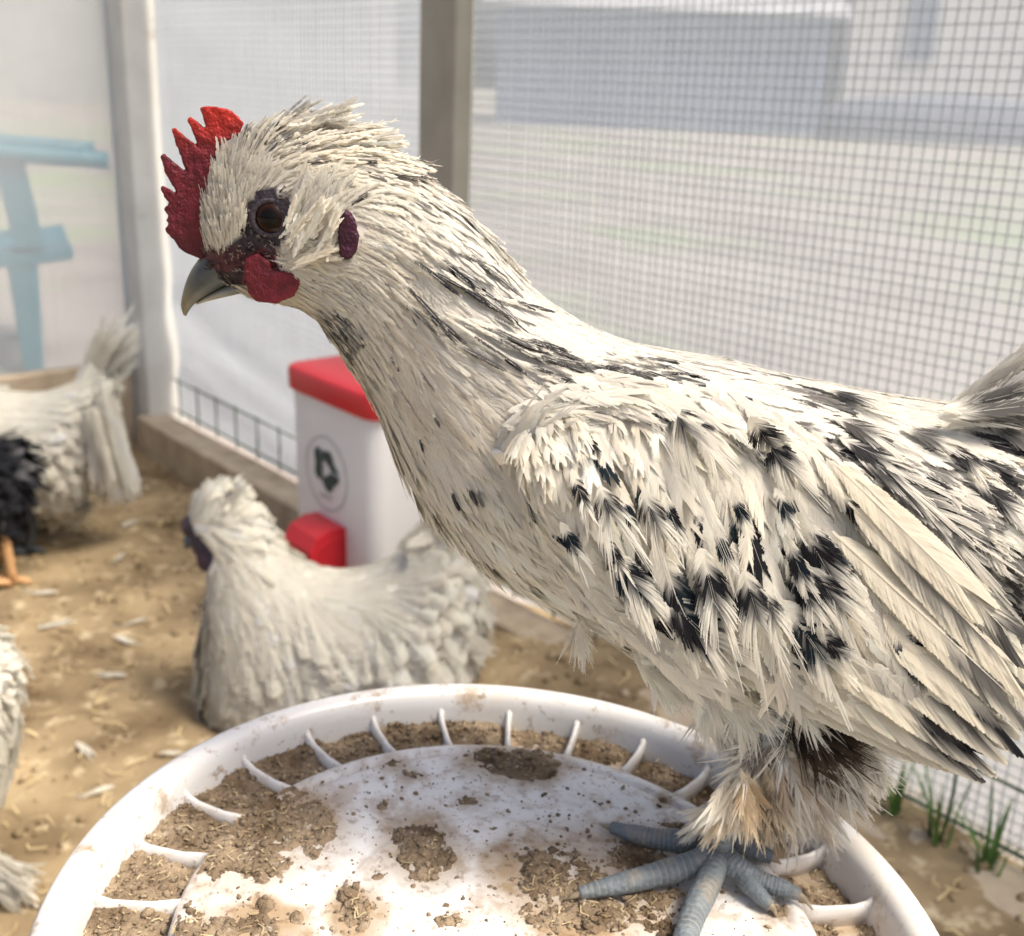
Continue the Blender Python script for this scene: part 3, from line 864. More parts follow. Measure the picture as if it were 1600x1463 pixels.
# ================================================================== FEATHERS
def feathers(P, D, N, L, W, base, dark, s0, s1, tw, dk, curl, cup, nb, shape, fray, rach=.35, close=1.0, a0=42, a1=14, tipw=.42, clump=6):
    """n feathers, each a rachis with real barbs on both sides. All arrays have length n.
    dark mark where s0<s<s1 and |v|<tw with strength dk. Returns verts, quads, colours."""
    n = len(P)
    D = D / np.linalg.norm(D, axis=1, keepdims=True)
    N = N - (N * D).sum(1, keepdims=True) * D
    N = N / np.linalg.norm(N, axis=1, keepdims=True)
    S = np.cross(N, D)
    s = np.linspace(.04, 1.0, nb)
    s = np.broadcast_to(s, (n, 2, nb)) + rng.normal(0, .25 / nb, (n, 2, nb))
    s = s.clip(.01, 1)
    sh = np.broadcast_to(np.asarray(shape, float), (n,))[:, None, None]
    prof = (s ** .45) * ((1 - s * .985) ** (.22 + .62 * sh))
    prof = prof / np.where(sh > .5, .68, .80)
    fr = np.broadcast_to(np.asarray(fray, float), (n,))[:, None, None]
    Lx = L[:, None, None]; Wx = W[:, None, None] / 2
    # neighbouring barbs cling together in clumps, with splits between the clumps
    nk = max(2, nb // clump)
    kn = rng.normal(0, 1, (n, 2, nk + 2)); kl = rng.normal(0, 1, (n, 2, nk + 2))
    ki = np.minimum((np.arange(nb) / nb * nk + .5 * rng.random((n, 2, 1))).astype(int), nk + 1)
    kn = np.take_along_axis(kn, ki, 2); kl = np.take_along_axis(kl, ki, 2)
    hw = Wx * prof * (1 + fr * (.10 * kl + rng.normal(0, .09, s.shape))).clip(.3, 1.6)
    side = np.array([-1, 1.0])[None, :, None]
    alpha = np.radians(a0 - (a0 - a1) * s + fr * (5.5 * kn + rng.normal(0, 2.2, s.shape)))
    bx = s * Lx * .88
    ty = hw * side
    tx = bx + hw / np.tan(alpha.clip(.14, 1.3)) + Lx * .06 * s ** 3 + fr * rng.normal(0, .012, s.shape) * Lx
    sp = Lx * .92 / nb
    t = np.array([0, .55, 1.0])
    wd = np.array([.70, .68, tipw])
    px_ = bx[..., None] + (tx - bx)[..., None] * (t ** 1.15)
    py_ = ty[..., None] * (t ** .88)
    dx = (tx - bx); dy = ty; ln = np.sqrt(dx * dx + dy * dy) + 1e-9
    nx = -dy / ln * side; ny = dx / ln * side                 # normal of the barb, in plane
    half = sp[..., None] * wd * close
    qx = np.stack([px_ - nx[..., None] * half, px_ + nx[..., None] * half], -1)
    qy = np.stack([py_ - ny[..., None] * half, py_ + ny[..., None] * half], -1)
    zr = fr * (.016 * kn + rng.normal(0, .006, s.shape)) * Lx
    cu = np.broadcast_to(np.asarray(cup, float), (n,))[:, None, None, None, None]
    cl = np.broadcast_to(np.asarray(curl, float), (n,))[:, None, None, None, None]
    L5 = Lx[..., None, None]; W5 = (2 * Wx)[..., None, None]
    qz = -cu * W5 * (qy / W5) ** 2 * 4 * .25 - cl * L5 * (qx / L5) ** 2 + zr[..., None, None] * (t[:, None] ** 1.5)
    # tiny lift so overlapping barbs of one side do not share a plane
    qz = qz + (np.arange(nb)[None, None, :, None, None] % 3 - 1) * L5 * .0006
    pos = (P[:, None, None, None, None, :] + qx[..., None] * D[:, None, None, None, None, :] + qy[..., None] * S[:, None, None, None, None, :]
           + qz[..., None] * N[:, None, None, None, None, :])
    V = pos.reshape(-1, 3)
    nbb = n * 2 * nb
    b = (np.arange(nbb) * 6)[:, None]
    Q = np.concatenate([b + np.array([[0, 1, 3, 2]]), b + np.array([[2, 3, 5, 4]])], 0)
    # colour
    jit = 1 + rng.normal(0, .035, (n, 2, nb, 1, 1, 1)) + .02 * kn[..., None, None, None]
    sv = (qx / L5).clip(0, 1.3)
    vv = np.abs(qy) / (W5 / 2 + 1e-9)
    sj = (rng.normal(0, .02, (n, 2, nb)) + .05 * kn)[..., None, None]
    f5 = lambda a: np.broadcast_to(np.asarray(a, float), (n,))[:, None, None, None, None]
    dm = sstep(f5(s0) - .05, f5(s0) + .05, sv + sj) * (1 - sstep(f5(s1) - .05, f5(s1) + .05, sv + sj)) * (1 - sstep(f5(tw) - .12, f5(tw) + .12, vv + sj * 2)) * f5(dk)
    dm = dm[..., None]
    bc = base[:, None, None, None, None, :] * jit
    dc = dark[:, None, None, None, None, :] * jit
    C = (bc * (1 - dm) + dc * dm).reshape(-1, 3).clip(.005, .9)
    nv = N[:, None, None, None, None, :] + .30 * (qy / (W5 / 2 + 1e-9)).clip(-1, 1)[..., None] * S[:, None, None, None, None, :]
    nv = (nv / np.linalg.norm(nv, axis=-1, keepdims=True)).reshape(-1, 3)
    C = np.concatenate([C, nv], 1)
    # rachis
    if rach > 0:
        sx = np.array([0, .35, .7, .97])
        rz = -np.asarray(np.broadcast_to(curl, (n,)))[:, None] * L[:, None] * sx ** 2 + .0025 * L[:, None]
        rw = (L / nb * rach)[:, None] * (1 - .75 * sx)
        c0 = P[:, None] + (sx * L[:, None])[..., None] * D[:, None] + rz[..., None] * N[:, None]
        V2 = np.stack([c0 - rw[..., None] * S[:, None], c0 + rw[..., None] * S[:, None]], 2).reshape(-1, 3)
        o_ = len(V); bb = (np.arange(n) * 8)[:, None] + o_
        Q2 = np.concatenate([bb + np.array([[2 * i, 2 * i + 1, 2 * i + 3, 2 * i + 2]]) for i in range(3)], 0)
        dmr = sstep(s0 - .05, s0 + .05, sx[None] * np.ones((n, 1)) if np.ndim(s0) == 0 else sx[None] + 0 * s0[:, None] - s0[:, None] + np.asarray(s0)[:, None]) if False else np.zeros((n, 4))
        C2 = np.repeat((base * .97)[:, None, :], 8, 1).reshape(-1, 3)
        V = np.concatenate([V, V2]); Q = np.concatenate([Q, Q2]); C = np.concatenate([C, np.concatenate([C2.clip(.02, .88), np.repeat(N, 8, 0)], 1)])
    return V, Q, C

def join_batches(bt):
    V, Q, C, k = [], [], [], 0
    for v, q, c in bt:
        V.append(v); Q.append(q + k); C.append(c); k += len(v)
    return np.concatenate(V), np.concatenate(Q), np.concatenate(C)

def sample_grid(G, NRM, n):
    """G: (a, b, 3) grid closed or not; area weighted random points with normals"""
    A = np.linalg.norm(np.cross(G[1:, :-1] - G[:-1, :-1], G[:-1, 1:] - G[:-1, :-1]), axis=-1)
    p = (A / A.sum()).ravel(); idx = rng.choice(len(p), n, p=p)
    i, j = np.unravel_index(idx, A.shape); u, w = rng.random((2, n, 1))
    def bil(X):
        return X[i, j] * (1 - u) * (1 - w) + X[i + 1, j] * u * (1 - w) + X[i, j + 1] * (1 - u) * w + X[i + 1, j + 1] * u * w
    pt = bil(G); nm = bil(NRM); nm = nm / np.linalg.norm(nm, axis=1, keepdims=True)
    return pt, nm, A.sum()

def grid_normals(G, centre=None, ref=None):
    du = np.gradient(G, axis=0); dv = np.gradient(G, axis=1)
    nm = np.cross(du, dv); nm /= np.linalg.norm(nm, axis=-1, keepdims=True) + 1e-12
    if centre is not None:
        sg = np.sign(((G - centre) * nm).sum(-1, keepdims=True)); nm = nm * np.where(sg == 0, 1, sg)
    if ref is not None:
        sg = np.sign((nm * ref).sum(-1, keepdims=True)); nm = nm * np.where(sg == 0, 1, sg)
    return nm

def ctrl(table, px, py, power=4.0):
    """inverse-distance interpolation of control rows (x, y, values...) in the bird's side view"""
    T_ = np.array([r for r in table], float)
    d2 = (px[:, None] - T_[:, 0]) ** 2 + (py[:, None] - T_[:, 1]) ** 2 + 60
    w = d2 ** (-power / 2); w /= w.sum(1, keepdims=True)
    return w @ T_[:, 2:]

def ring_body(rows, Y, nr, k, fit=True):
    """rows: top (x, y), bottom (x, y) in the side view, half width in metres.
    Rings are placed on the bird's mid plane and fitted so that the outline agrees."""
    R = catmull(np.array([[*a, *b, w] for a, b, w in rows], float), nr)
    R[:, 4] = R[:, 4].clip(.0005)
    tgt = R[:, :4].copy(); cur = R[:, :4].copy()
    th = np.arange(k) / k * 2 * np.pi
    for it in range(7 if fit else 1):
        rings = []
        for i in range(nr):
            t_ = on_y(cur[i, 0], cur[i, 1], Y); b_ = on_y(cur[i, 2], cur[i, 3], Y)
            c_ = (t_ + b_) / 2; a_ = (t_ - b_) / 2
            rings.append(c_ + np.cos(th)[:, None] * a_ + (np.sin(th) * R[i, 4])[:, None] * np.array([0, 1.0, 0]))
        rings = np.array(rings)
        if fit and it < 6:
            pj_ = proj(rings)[..., :2]
            ax = tgt[:, :2] - tgt[:, 2:]; ln = np.linalg.norm(ax, axis=1, keepdims=True); ax = ax / ln
            sc = ((pj_ - tgt[:, None, 2:]) * ax[:, None]).sum(-1)
            over_t = sc.max(1) - ln[:, 0]; over_b = sc.min(1)
            cur[:, :2] -= .7 * over_t[:, None] * ax; cur[:, 2:] -= .7 * over_b[:, None] * ax
    return rings

def bird_mesh(name, rings, parent, mat, cols):
    v, f = loft(rings)
    return mesh(name, v, f, mat, parent, cols=cols)

# ================================================================== THE SPECKLED HEN
YS = 0.375
def BP(px, py, lat=0.0):
    """point of the hen seen at (px, py), `lat` metres on the camera's side of its mid plane"""
    return on_y(px, py, YS - lat)

hub = lid_pt(1112, 1342, -.0035)
hen = thing('speckled_hen', [hub[0], YS, hub[2] - .004], 'white hen with black speckles and red comb standing on the bucket lid', 'hen')

ROWS = [((322, 396), (348, 438), .0050), ((325, 360), (372, 450), .0085), ((331, 310), (400, 460), .0118), ((347, 262), (430, 468), .0142), ((385, 222), (462, 476), .0168),
        ((440, 204), (490, 490), .0188), ((505, 208), (512, 513), .0194), ((565, 230), (535, 543), .0198), ((625, 260), (560, 580), .0208), ((690, 302), (585, 625), .0225), ((745, 357), (614, 690), .026),
        ((805, 427), (652, 765), .031), ((880, 488), (712, 838), .037), ((975, 533), (800, 905), .0425), ((1080, 556), (920, 975), .0465), ((1190, 580), (1050, 1040), .049), ((1300, 603), (1180, 1080), .049),
        ((1400, 620), (1320, 1075), .047), ((1500, 632), (1450, 1030), .042), ((1600, 645), (1570, 960), .034), ((1690, 670), (1680, 880), .023), ((1760, 705), (1750, 790), .010)]
NR, NK = 170, 72
BR = ring_body(ROWS, YS, NR, NK)
def in_poly(px, py, poly):
    poly = np.asarray(poly, float); c = np.zeros(np.shape(px), bool); j = len(poly) - 1
    for i in range(len(poly)):
        xi, yi = poly[i]; xj, yj = poly[j]
        c ^= ((yi > py) != (yj > py)) & (px < (xj - xi) * (py - yi) / (yj - yi + 1e-9) + xi); j = i
    return c
FACE = [(305, 400), (330, 388), (352, 392), (375, 372), (386, 340), (384, 312), (400, 300), (425, 294), (446, 300), (456, 312), (455, 325), (453, 340), (447, 366), (438, 385), (430, 405), (440, 425), (425, 450), (392, 446), (350, 445), (318, 425)]
bpj = proj(BR.reshape(-1, 3))
bc = np.tile(np.array([.70, .66, .58]), (NR * NK, 1))
face = in_poly(bpj[:, 0], bpj[:, 1], FACE)
skin = np.array([.032, .024, .031])
bc[face] = skin * (1 + .25 * rng.normal(0, 1, (face.sum(), 1))).clip(.5, 1.6)
redface = face & (bpj[:, 1] > 395) & (bpj[:, 0] > 380)
bc[redface] = (.13, .020, .03)
redb = face & (((bpj[:, 0] - 345) / 45) ** 2 + ((bpj[:, 1] - 405) / 20) ** 2 < 1)
bc[redb] = (.075, .020, .028)
body = bird_mesh('body', BR, hen, [M['down'], M['skin']], bc)
fi = np.array([1 if face[list(p_.vertices)].any() else 0 for p_ in body.data.polygons], np.int32)
body.data.polygons.foreach_set('material_index', fi)
bvh = BVHTree.FromPolygons([Vector(p_) for p_ in BR.reshape(-1, 3)], loft(BR)[1])
def surf(px, py):
    d = Vector(ray(px, py)).normalized()
    h_ = bvh.ray_cast(Vector(CAM), d)
    if h_[0] is None: return BP(px, py, .01), np.array([0, -1.0, 0])
    nn = np.array(h_[1]);
    if nn @ np.array(d) > 0: nn = -nn
    return np.array(h_[0]), nn

# ---- plumage controls in the side view: x, y, dx, dy, length, width, tilt, shape, fray
CT = [(345, 300, .12, -1, 40, 8, 16, .8, 1.0), (340, 350, .12, -1, 34, 8, 18, .8, 1.0), (365, 375, .35, -.9, 26, 8, 20, .8, 1.1), (362, 255, .35, -.9, 42, 9, 16, .8, 1.0),
      (400, 205, .8, -.55, 58, 11, 18, .8, 1.1), (450, 190, 1, -.38, 85, 11, 17, .9, 1.1), (510, 200, 1, -.18, 85, 11, 15, .9, 1.1), (560, 225, 1, .12, 75, 11, 14, .9, 1.1), (600, 245, 1, .20, 60, 11, 18, .9, 1.1),
      (420, 255, 1, -.25, 42, 9, 9, .8, 1.0), (470, 270, 1, -.08, 42, 9, 9, .8, .9), (530, 275, 1, .15, 46, 10, 8, .8, .9), (385, 285, .5, -.7, 30, 8, 12, .8, 1.0),
      (470, 335, .35, -1, 38, 9, 18, .8, 1.2), (500, 320, .45, -.9, 34, 9, 18, .8, 1.2), (500, 365, .8, -.45, 32, 9, 16, .8, 1.2), (460, 385, .85, -.1, 30, 9, 14, .8, 1.2), (500, 410, .9, .25, 32, 9, 14, .8, 1.2), (470, 430, .9, .4, 30, 9, 13, .8, 1.2),
      (420, 468, .9, .3, 18, 7, 12, .8, 1.0), (490, 475, .8, .55, 36, 10, 14, .8, 1.1), (540, 440, .75, .65, 46, 10, 10, .8, 1.0), (540, 500, .6, .8, 44, 11, 14, .8, 1.1),
      (590, 330, .8, .55, 60, 12, 7, .9, .8), (640, 285, .86, .5, 70, 12, 9, .9, .8), (620, 400, .72, .68, 75, 13, 7, .9, .8), (700, 340, .78, .62, 90, 13, 7, 1, .7), (700, 430, .76, .66, 105, 15, 6, 1, .65), (760, 470, .80, .58, 115, 16, 6, 1, .6),
      (640, 480, .66, .75, 85, 15, 7, .95, .7), (600, 540, .42, .9, 52, 16, 9, .7, .9), (700, 540, .78, .62, 115, 17, 6, 1, .6), (800, 520, .86, .48, 120, 17, 6, 1, .6), (770, 585, .84, .52, 110, 17, 6, 1, .6), (860, 560, .93, .32, 120, 18, 6, 1, .6), (930, 540, .93, .34, 115, 18, 6, 1, .6), (1000, 570, .97, .24, 105, 20, 6, .9, .6),
      (680, 610, .60, .8, 90, 26, 8, .6, .9), (620, 660, .36, .93, 85, 30, 8, .4, .9), (690, 720, .5, .86, 92, 36, 8, .3, .8), (660, 780, .52, .85, 92, 36, 8, .3, .8), (760, 860, .68, .73, 95, 38, 8, .3, .8), (780, 780, .6, .8, 95, 38, 8, .3, .8), (880, 930, .8, .6, 95, 38, 8, .3, .85), (980, 1010, .84, .52, 95, 36, 9, .3, .95), (1090, 1060, .7, .7, 75, 30, 14, .4, 1.1), (1200, 1080, .6, .8, 70, 28, 14, .4, 1.2), (1300, 1080, .75, .6, 70, 28, 12, .4, 1.1),
      (1080, 590, .97, .2, 95, 26, 6, .6, .65), (1180, 600, .96, .22, 95, 30, 6, .5, .7), (1280, 630, .94, .30, 95, 34, 6, .5, .75), (1380, 660, .92, .36, 95, 34, 7, .55, .8), (1350, 720, .85, .5, 90, 36, 8, .5, .9), (1450, 700, .88, .45, 100, 34, 8, .6, .85), (1450, 630, .99, .05, 90, 30, 7, .6, .8),
      (1430, 790, .78, .6, 95, 36, 9, .5, .95), (1530, 740, .82, .55, 120, 32, 9, .8, .85), (1530, 840, .72, .68, 115, 34, 9, .8, .9), (1590, 900, .72, .68, 110, 34, 9, .7, .9), (1600, 700, .88, .4, 110, 34, 8, .7, .8), (1480, 960, .8, .6, 80, 34, 9, .4, .9)]
# dark marks: x, y, rx, ry, probability
DK = [(530, 515, 22, 20, 1.), (548, 540, 18, 16, .9), (505, 497, 18, 10, .6), (410, 222, 40, 18, .5), (470, 225, 60, 14, .4), (540, 255, 60, 12, .25), (600, 275, 50, 12, .25), (590, 310, 40, 12, .2),
      (745, 500, 160, 90, .0), (750, 690, 40, 10, .10),
      (1250, 612, 26, 12, .9), (1320, 630, 40, 12, .7), (1220, 585, 50, 8, .4), (1390, 600, 60, 8, .5), (1330, 680, 45, 26, .85), (1370, 735, 52, 34, .85), (1430, 790, 66, 40, .95), (1350, 720, 40, 40, .8), (1490, 840, 70, 40, .75), (1560, 770, 40, 40, .55), (1580, 690, 46, 30, .85), (1545, 780, 22, 24, .9), (1560, 940, 60, 70, .95), (1600, 860, 40, 50, .6), (1460, 830, 40, 26, .9), (1540, 650, 40, 14, .5), (1500, 720, 30, 12, .5), (1510, 770, 120, 60, .5), (1570, 860, 80, 90, .65), (1450, 750, 70, 40, .55), (1590, 760, 50, 60, .5), (1300, 665, 60, 16, .4)]
def dark_prob(px, py, tab):
    out = np.zeros(len(px))
    for x_, y_, rx, ry, p_ in tab:
        d2 = ((px - x_) / rx) ** 2 + ((py - y_) / ry) ** 2
        out = np.maximum(out, p_ * sstep(1.5, .5, d2))
    return out

WU = np.array([(803, 694), (812, 668), (850, 634), (920, 610), (1010, 612), (1120, 634), (1230, 684), (1330, 748), (1420, 828), (1500, 915), (1560, 1005), (1590, 1085)], float)
WL = np.array([(803, 700), (806, 730), (822, 800), (868, 885), (930, 960), (1040, 1032), (1150, 1078), (1260, 1105), (1370, 1140), (1440, 1165), (1500, 1182), (1532, 1192)], float)
WPOLY = [tuple(p_) for p_ in WU] + [tuple(p_) for p_ in WL[::-1]]
inner_w = [(850, 690), (930, 650), (1100, 670), (1280, 760), (1400, 880), (1450, 1000), (1480, 1100), (1300, 1080), (1080, 1010), (930, 920), (870, 820)]

def mpp(pz):                                     # metres per photo pixel at camera depth
    return pz / F

closed = np.concatenate([BR, BR[:, :1]], 1)
cen = BR.mean(1)[:, None, :]
NRM = grid_normals(closed, centre=np.broadcast_to(cen, closed.shape))
cand_n = 160000
pt, nm, area = sample_grid(closed, NRM, cand_n)
pj = proj(pt)
cv = ctrl(CT, pj[:, 0], pj[:, 1])
cv[:, 3] *= np.where(pj[:, 0] < 600, .80, 1.0); cv[:, 2] *= np.where(pj[:, 0] < 600, 1.15, 1.0)
Lp, Wp_ = cv[:, 2], cv[:, 3]
dens = area * 1e0 / cand_n                       # m2 per candidate
fa = (Lp * Wp_) * mpp(pj[:, 2]) ** 2
cover = np.where(pj[:, 0] < 600, 10.0, np.where(Wp_ < 19, 11.0, 7.5))
acc = rng.random(cand_n) < cover * dens / fa
near = (pt[:, 1] < YS)
hidden = in_poly(pj[:, 0], pj[:, 1], inner_w) & near
far_keep = near | (rng.random(cand_n) < .40)
facem = in_poly(pj[:, 0] + rng.normal(0, 4, cand_n), pj[:, 1] + rng.normal(0, 4, cand_n), FACE)
eye_z = ((pj[:, 0] - 422) ** 2 + (pj[:, 1] - 340) ** 2 < 40 ** 2)
ear_z = ((pj[:, 0] - 538) / 22) ** 2 + ((pj[:, 1] - 370) / 44) ** 2 < 1
front = pj[:, 0] < 322
keep = acc & ~hidden & ~facem & far_keep & ~front & ~(eye_z & (pj[:, 0] < 445)) & ~ear_z
pt, nm, pj, cv, near = pt[keep], nm[keep], pj[keep], cv[keep], near[keep]
Lp, Wp_, tilt, shp, fry = cv[:, 2], cv[:, 3], cv[:, 4], cv[:, 5], cv[:, 6]
sc = mpp(pj[:, 2])

def flow_dir(dx, dy, nm):
    d = dx[:, None] * CR + dy[:, None] * CD
    d = d - (d * nm).sum(1, keepdims=True) * nm
    return d / (np.linalg.norm(d, axis=1, keepdims=True) + 1e-9)

def place(pt, nm, pj, dx, dy, Lp, Wp_, tilt, shp, fry, sc, jit_dir=.12, jl=.2):
    n = len(pt)
    d = flow_dir(dx + rng.normal(0, jit_dir, n), dy + rng.normal(0, jit_dir, n), nm)
    ti = np.radians(np.where(pj[:, 0] < 600, .62, .36) * tilt * (1 + rng.normal(0, .3, n)))[:, None]
    D = d * np.cos(ti) + nm * np.sin(ti); N = nm * np.cos(ti) - d * np.sin(ti)
    # random roll about the shaft
    ro_ = rng.normal(0, .07, n)[:, None]
    S = np.cross(N, D); N = N * np.cos(ro_) + S * np.sin(ro_)
    L = Lp * sc * (1 + rng.normal(0, jl, n)).clip(.55, 1.6)
    W = Wp_ * sc * (1 + rng.normal(0, .15, n)).clip(.6, 1.5)
    return pt + nm * (.0004), D, N, L, W

WHITE = np.array([.88, .845, .765]); CREAM = np.array([.80, .70, .53]); BLACK = np.array([.022, .021, .026]); GREY = np.array([.20, .185, .17]); COOL = np.array([.74, .75, .75])
P_, D_, N_, L_, W_ = place(pt, nm, pj, cv[:, 0], cv[:, 1], Lp, Wp_, tilt, shp, fry, sc)
tip = proj(P_ + D_ * L_[:, None] * .6)
n = len(P_)
base = WHITE * (1 + rng.normal(0, .05, (n, 1)))
warm = np.maximum.reduce([np.exp(-(((pj[:, 0] - x_) / rx) ** 2 + ((pj[:, 1] - y_) / ry) ** 2)) * a for x_, y_, rx, ry, a in ((640, 500, 60, 70, .55), (700, 590, 90, 60, .6), (760, 640, 70, 40, .4), (600, 420, 50, 80, .25), (480, 250, 120, 40, .35), (800, 600, 120, 50, .25))])
wm = (warm * rng.random(n) * 1.4).clip(0, 1)[:, None]
base = base * (1 - wm) + CREAM * wm
back = sstep(560, 700, pj[:, 0]) * sstep(760, 500, pj[:, 1])
base = base * (1 - .35 * back[:, None]) + COOL * .35 * back[:, None]  # cool skylit shade of the back tinted into its feather colour
dp = dark_prob(tip[:, 0], tip[:, 1], DK)
isd = rng.random(n) < dp
# hackles carry a narrow black centre stripe
hack = (np.exp(-(((tip[:, 0] - 860) / 190) ** 2 + ((tip[:, 1] - 530) / 95) ** 2)) * .13 + np.exp(-(((tip[:, 0] - 690) / 90) ** 2 + ((tip[:, 1] - 400) / 90) ** 2)) * .04 + np.exp(-(((tip[:, 0] - 1080) / 80) ** 2 + ((tip[:, 1] - 575) / 30) ** 2)) * .15)
ish = (rng.random(n) < hack) & ~isd
dk = np.where(isd, .6 + .4 * rng.random(n), np.where(ish, .95, 0))
headg = (pj[:, 0] < 640) & (rng.random(n) < .16)
dk = np.where(headg & (dk == 0), .55 * rng.random(n), dk)
s0 = np.where(ish, .45 + .2 * rng.random(n), np.where(isd, .18 + .3 * rng.random(n), .3))
s1 = np.where(ish, .93 + .08 * rng.random(n), np.where(isd, .85 + .4 * rng.random(n), .9))
tw = np.where(ish, .22 + .22 * rng.random(n), np.where(isd, .7 + .7 * rng.random(n), 1.2))
dcol = np.where(rng.random((n, 1)) < .35, GREY, BLACK) * np.where(isd[:, None], 1.0, 1.0)
dcol = np.where(headg[:, None], GREY, dcol); dcol = np.where(ish[:, None], BLACK * 1.4, dcol)
batches = []
small = pj[:, 0] < 600
hk = (~small) & (Wp_ < 19)
big = ~small & ~hk
for sel, nb, cup, rach, cls, aa, bb2, tpw, clm in ((small, 7, .5, .2, .30, 18, 7, .3, 2), (hk, 22, .6, .3, .55, 24, 8, .25, 3), (big, 40, .6, .25, .9, 42, 18, .40, 6)):
    s_ = np.where(sel)[0]
    if len(s_) == 0: continue
    batches.append(feathers(P_[s_], D_[s_], N_[s_], L_[s_], W_[s_], base[s_], dcol[s_], s0[s_], s1[s_], tw[s_], dk[s_], (.0 + .03 * rng.random(len(s_))), cup, nb, np.where(sel[s_] & (Wp_[s_] >= 19), .5, 1.0) * shp[s_], np.where(Wp_[s_] >= 19, .7, 1.0) * fry[s_], rach, cls, aa, bb2, tpw, clm))
print('body feathers', n, small.sum(), hk.sum(), big.sum())
v_, q_, c_ = join_batches(batches)
pl = mesh('plumage', v_, q_, M['feather'], hen, smooth=False, cols=c_); pl['kind'] = 'stuff'

# fine bristles thinning out over the bare face
fb = sample_grid(closed, NRM, 60000)[:2]; fp = proj(fb[0])
okb = in_poly(fp[:, 0], fp[:, 1], FACE) & (fb[0][:, 1] < YS) & (((fp[:, 0] - 422) ** 2 + (fp[:, 1] - 340) ** 2) > 30 ** 2) & (rng.random(60000) < .5)
pb_, nb_n, fp = fb[0][okb], fb[1][okb], fp[okb]; k = len(pb_)
cvb = ctrl(CT, fp[:, 0], fp[:, 1])
P2, D2, N2, L2, W2 = place(pb_, nb_n, fp, cvb[:, 0] * .5 + .6, cvb[:, 1] * .5, np.full(k, 11.), np.full(k, 2.2), np.full(k, 50.), cvb[:, 5], cvb[:, 6], mpp(fp[:, 2]), .4, .3)
o1 = np.ones(k)
v_, q_, c_ = feathers(P2, D2, N2, L2, W2, np.where(rng.random((k, 1)) < .5, np.array([.42, .38, .34]), np.array([.05, .04, .045])), np.tile(GREY, (k, 1)), o1 * 0, o1 * 0, o1, o1 * 0, .05 * o1, .3, 2, .8, .6, .2, .5, 16, 8, .3, 2)
o = mesh('face_bristles', v_, q_, M['feather'], hen, smooth=False, cols=c_); o['kind'] = 'stuff'

# ---- wings
NA, NB = 46, 22
U_ = catmull(WU, NA); Lw = catmull(WL, NA)
a_ = np.linspace(0, 1, NA)
lat_l = np.interp(a_, [0, .15, .5, .8, 1], [.040, .047, .053, .049, .043])
lat_u = np.interp(a_, [0, .15, .5, .8, 1], [.038, .036, .035, .041, .041])
WG = np.zeros((NA, NB, 3)); WPX = np.zeros((NA, NB, 2))
for i in range(NA):
    for j in range(NB):
        b = j / (NB - 1); p2 = Lw[i] * (1 - b) + U_[i] * b
        bulge = .012 * math.sin(math.pi * b) ** .8 * math.sin(math.pi * min(.5, a_[i] * 2.2)) * (1 - .5 * a_[i])
        lt = lat_l[i] * (1 - b) + lat_u[i] * b + bulge
        WPX[i, j] = p2; WG[i, j] = BP(p2[0], p2[1], lt)
WN = grid_normals(WG, ref=-FW)
def mirc(C):
    C = np.array(C, float).copy(); C[:, 4] *= -1; return C
def mirror(V):
    V = np.array(V, float).copy(); V[..., 1] = YS + .86 * (YS - V[..., 1]); V[..., 2] -= .007; return V
ix = np.arange(NA * NB).reshape(NA, NB)
wf = np.stack([ix[:-1, :-1], ix[1:, :-1], ix[1:, 1:], ix[:-1, 1:]], -1).reshape(-1, 4)
wv = WG.reshape(-1, 3) - WN.reshape(-1, 3) * .0070
wc = np.tile(np.array([.72, .69, .62]), (len(wv), 1))
wing = mesh('wing', wv, wf, M['down'], hen, cols=wc)
wing2 = mesh('wing', mirror(wv), wf[:, ::-1].copy(), M['down'], hen, cols=wc)
for w_ in (wing, wing2):
    md = w_.modifiers.new('thick', 'SOLIDIFY'); md.thickness = .003; md.offset = 0

# x, y, dx, dy, length, width, tilt, shape, fray
CW = [(830, 700, .15, 1, 48, 20, 9, .4, .9), (860, 660, .35, .93, 60, 26, 8, .4, .8), (940, 640, .35, .94, 80, 34, 7, .35, .8), (1050, 660, .45, .9, 95, 44, 7, .3, .8), (1180, 700, .55, .83, 105, 46, 7, .3, .75), (1300, 770, .62, .78, 120, 48, 7, .3, .7),
      (850, 800, .35, .93, 58, 22, 9, .5, .9), (900, 850, .45, .9, 70, 28, 8, .4, .8), (930, 740, .32, .95, 80, 34, 8, .35, .85), (1030, 780, .36, .94, 95, 42, 8, .35, .85), (1130, 820, .34, .94, 100, 46, 8, .3, .85), (1230, 850, .36, .93, 105, 46, 8, .3, .8), (1320, 880, .55, .83, 120, 46, 7, .35, .75),
      (950, 930, .62, .78, 80, 30, 7, .4, .75), (1040, 930, .42, .9, 100, 46, 8, .3, .7), (1140, 920, .25, .97, 95, 48, 9, .3, .7), (1240, 960, .35, .94, 100, 46, 8, .3, .7), (1400, 920, .66, .75, 130, 46, 6, .4, .7), (1480, 1000, .62, .78, 120, 42, 6, .4, .7),
      (1060, 1000, .75, .66, 100, 44, 6, .3, .6), (1180, 1030, .75, .66, 105, 46, 6, .3, .6), (1330, 1000, .7, .7, 120, 44, 6, .35, .6), (1440, 1000, .72, .7, 120, 42, 6, .35, .6), (1250, 1060, .8, .6, 110, 40, 5, .3, .5)]
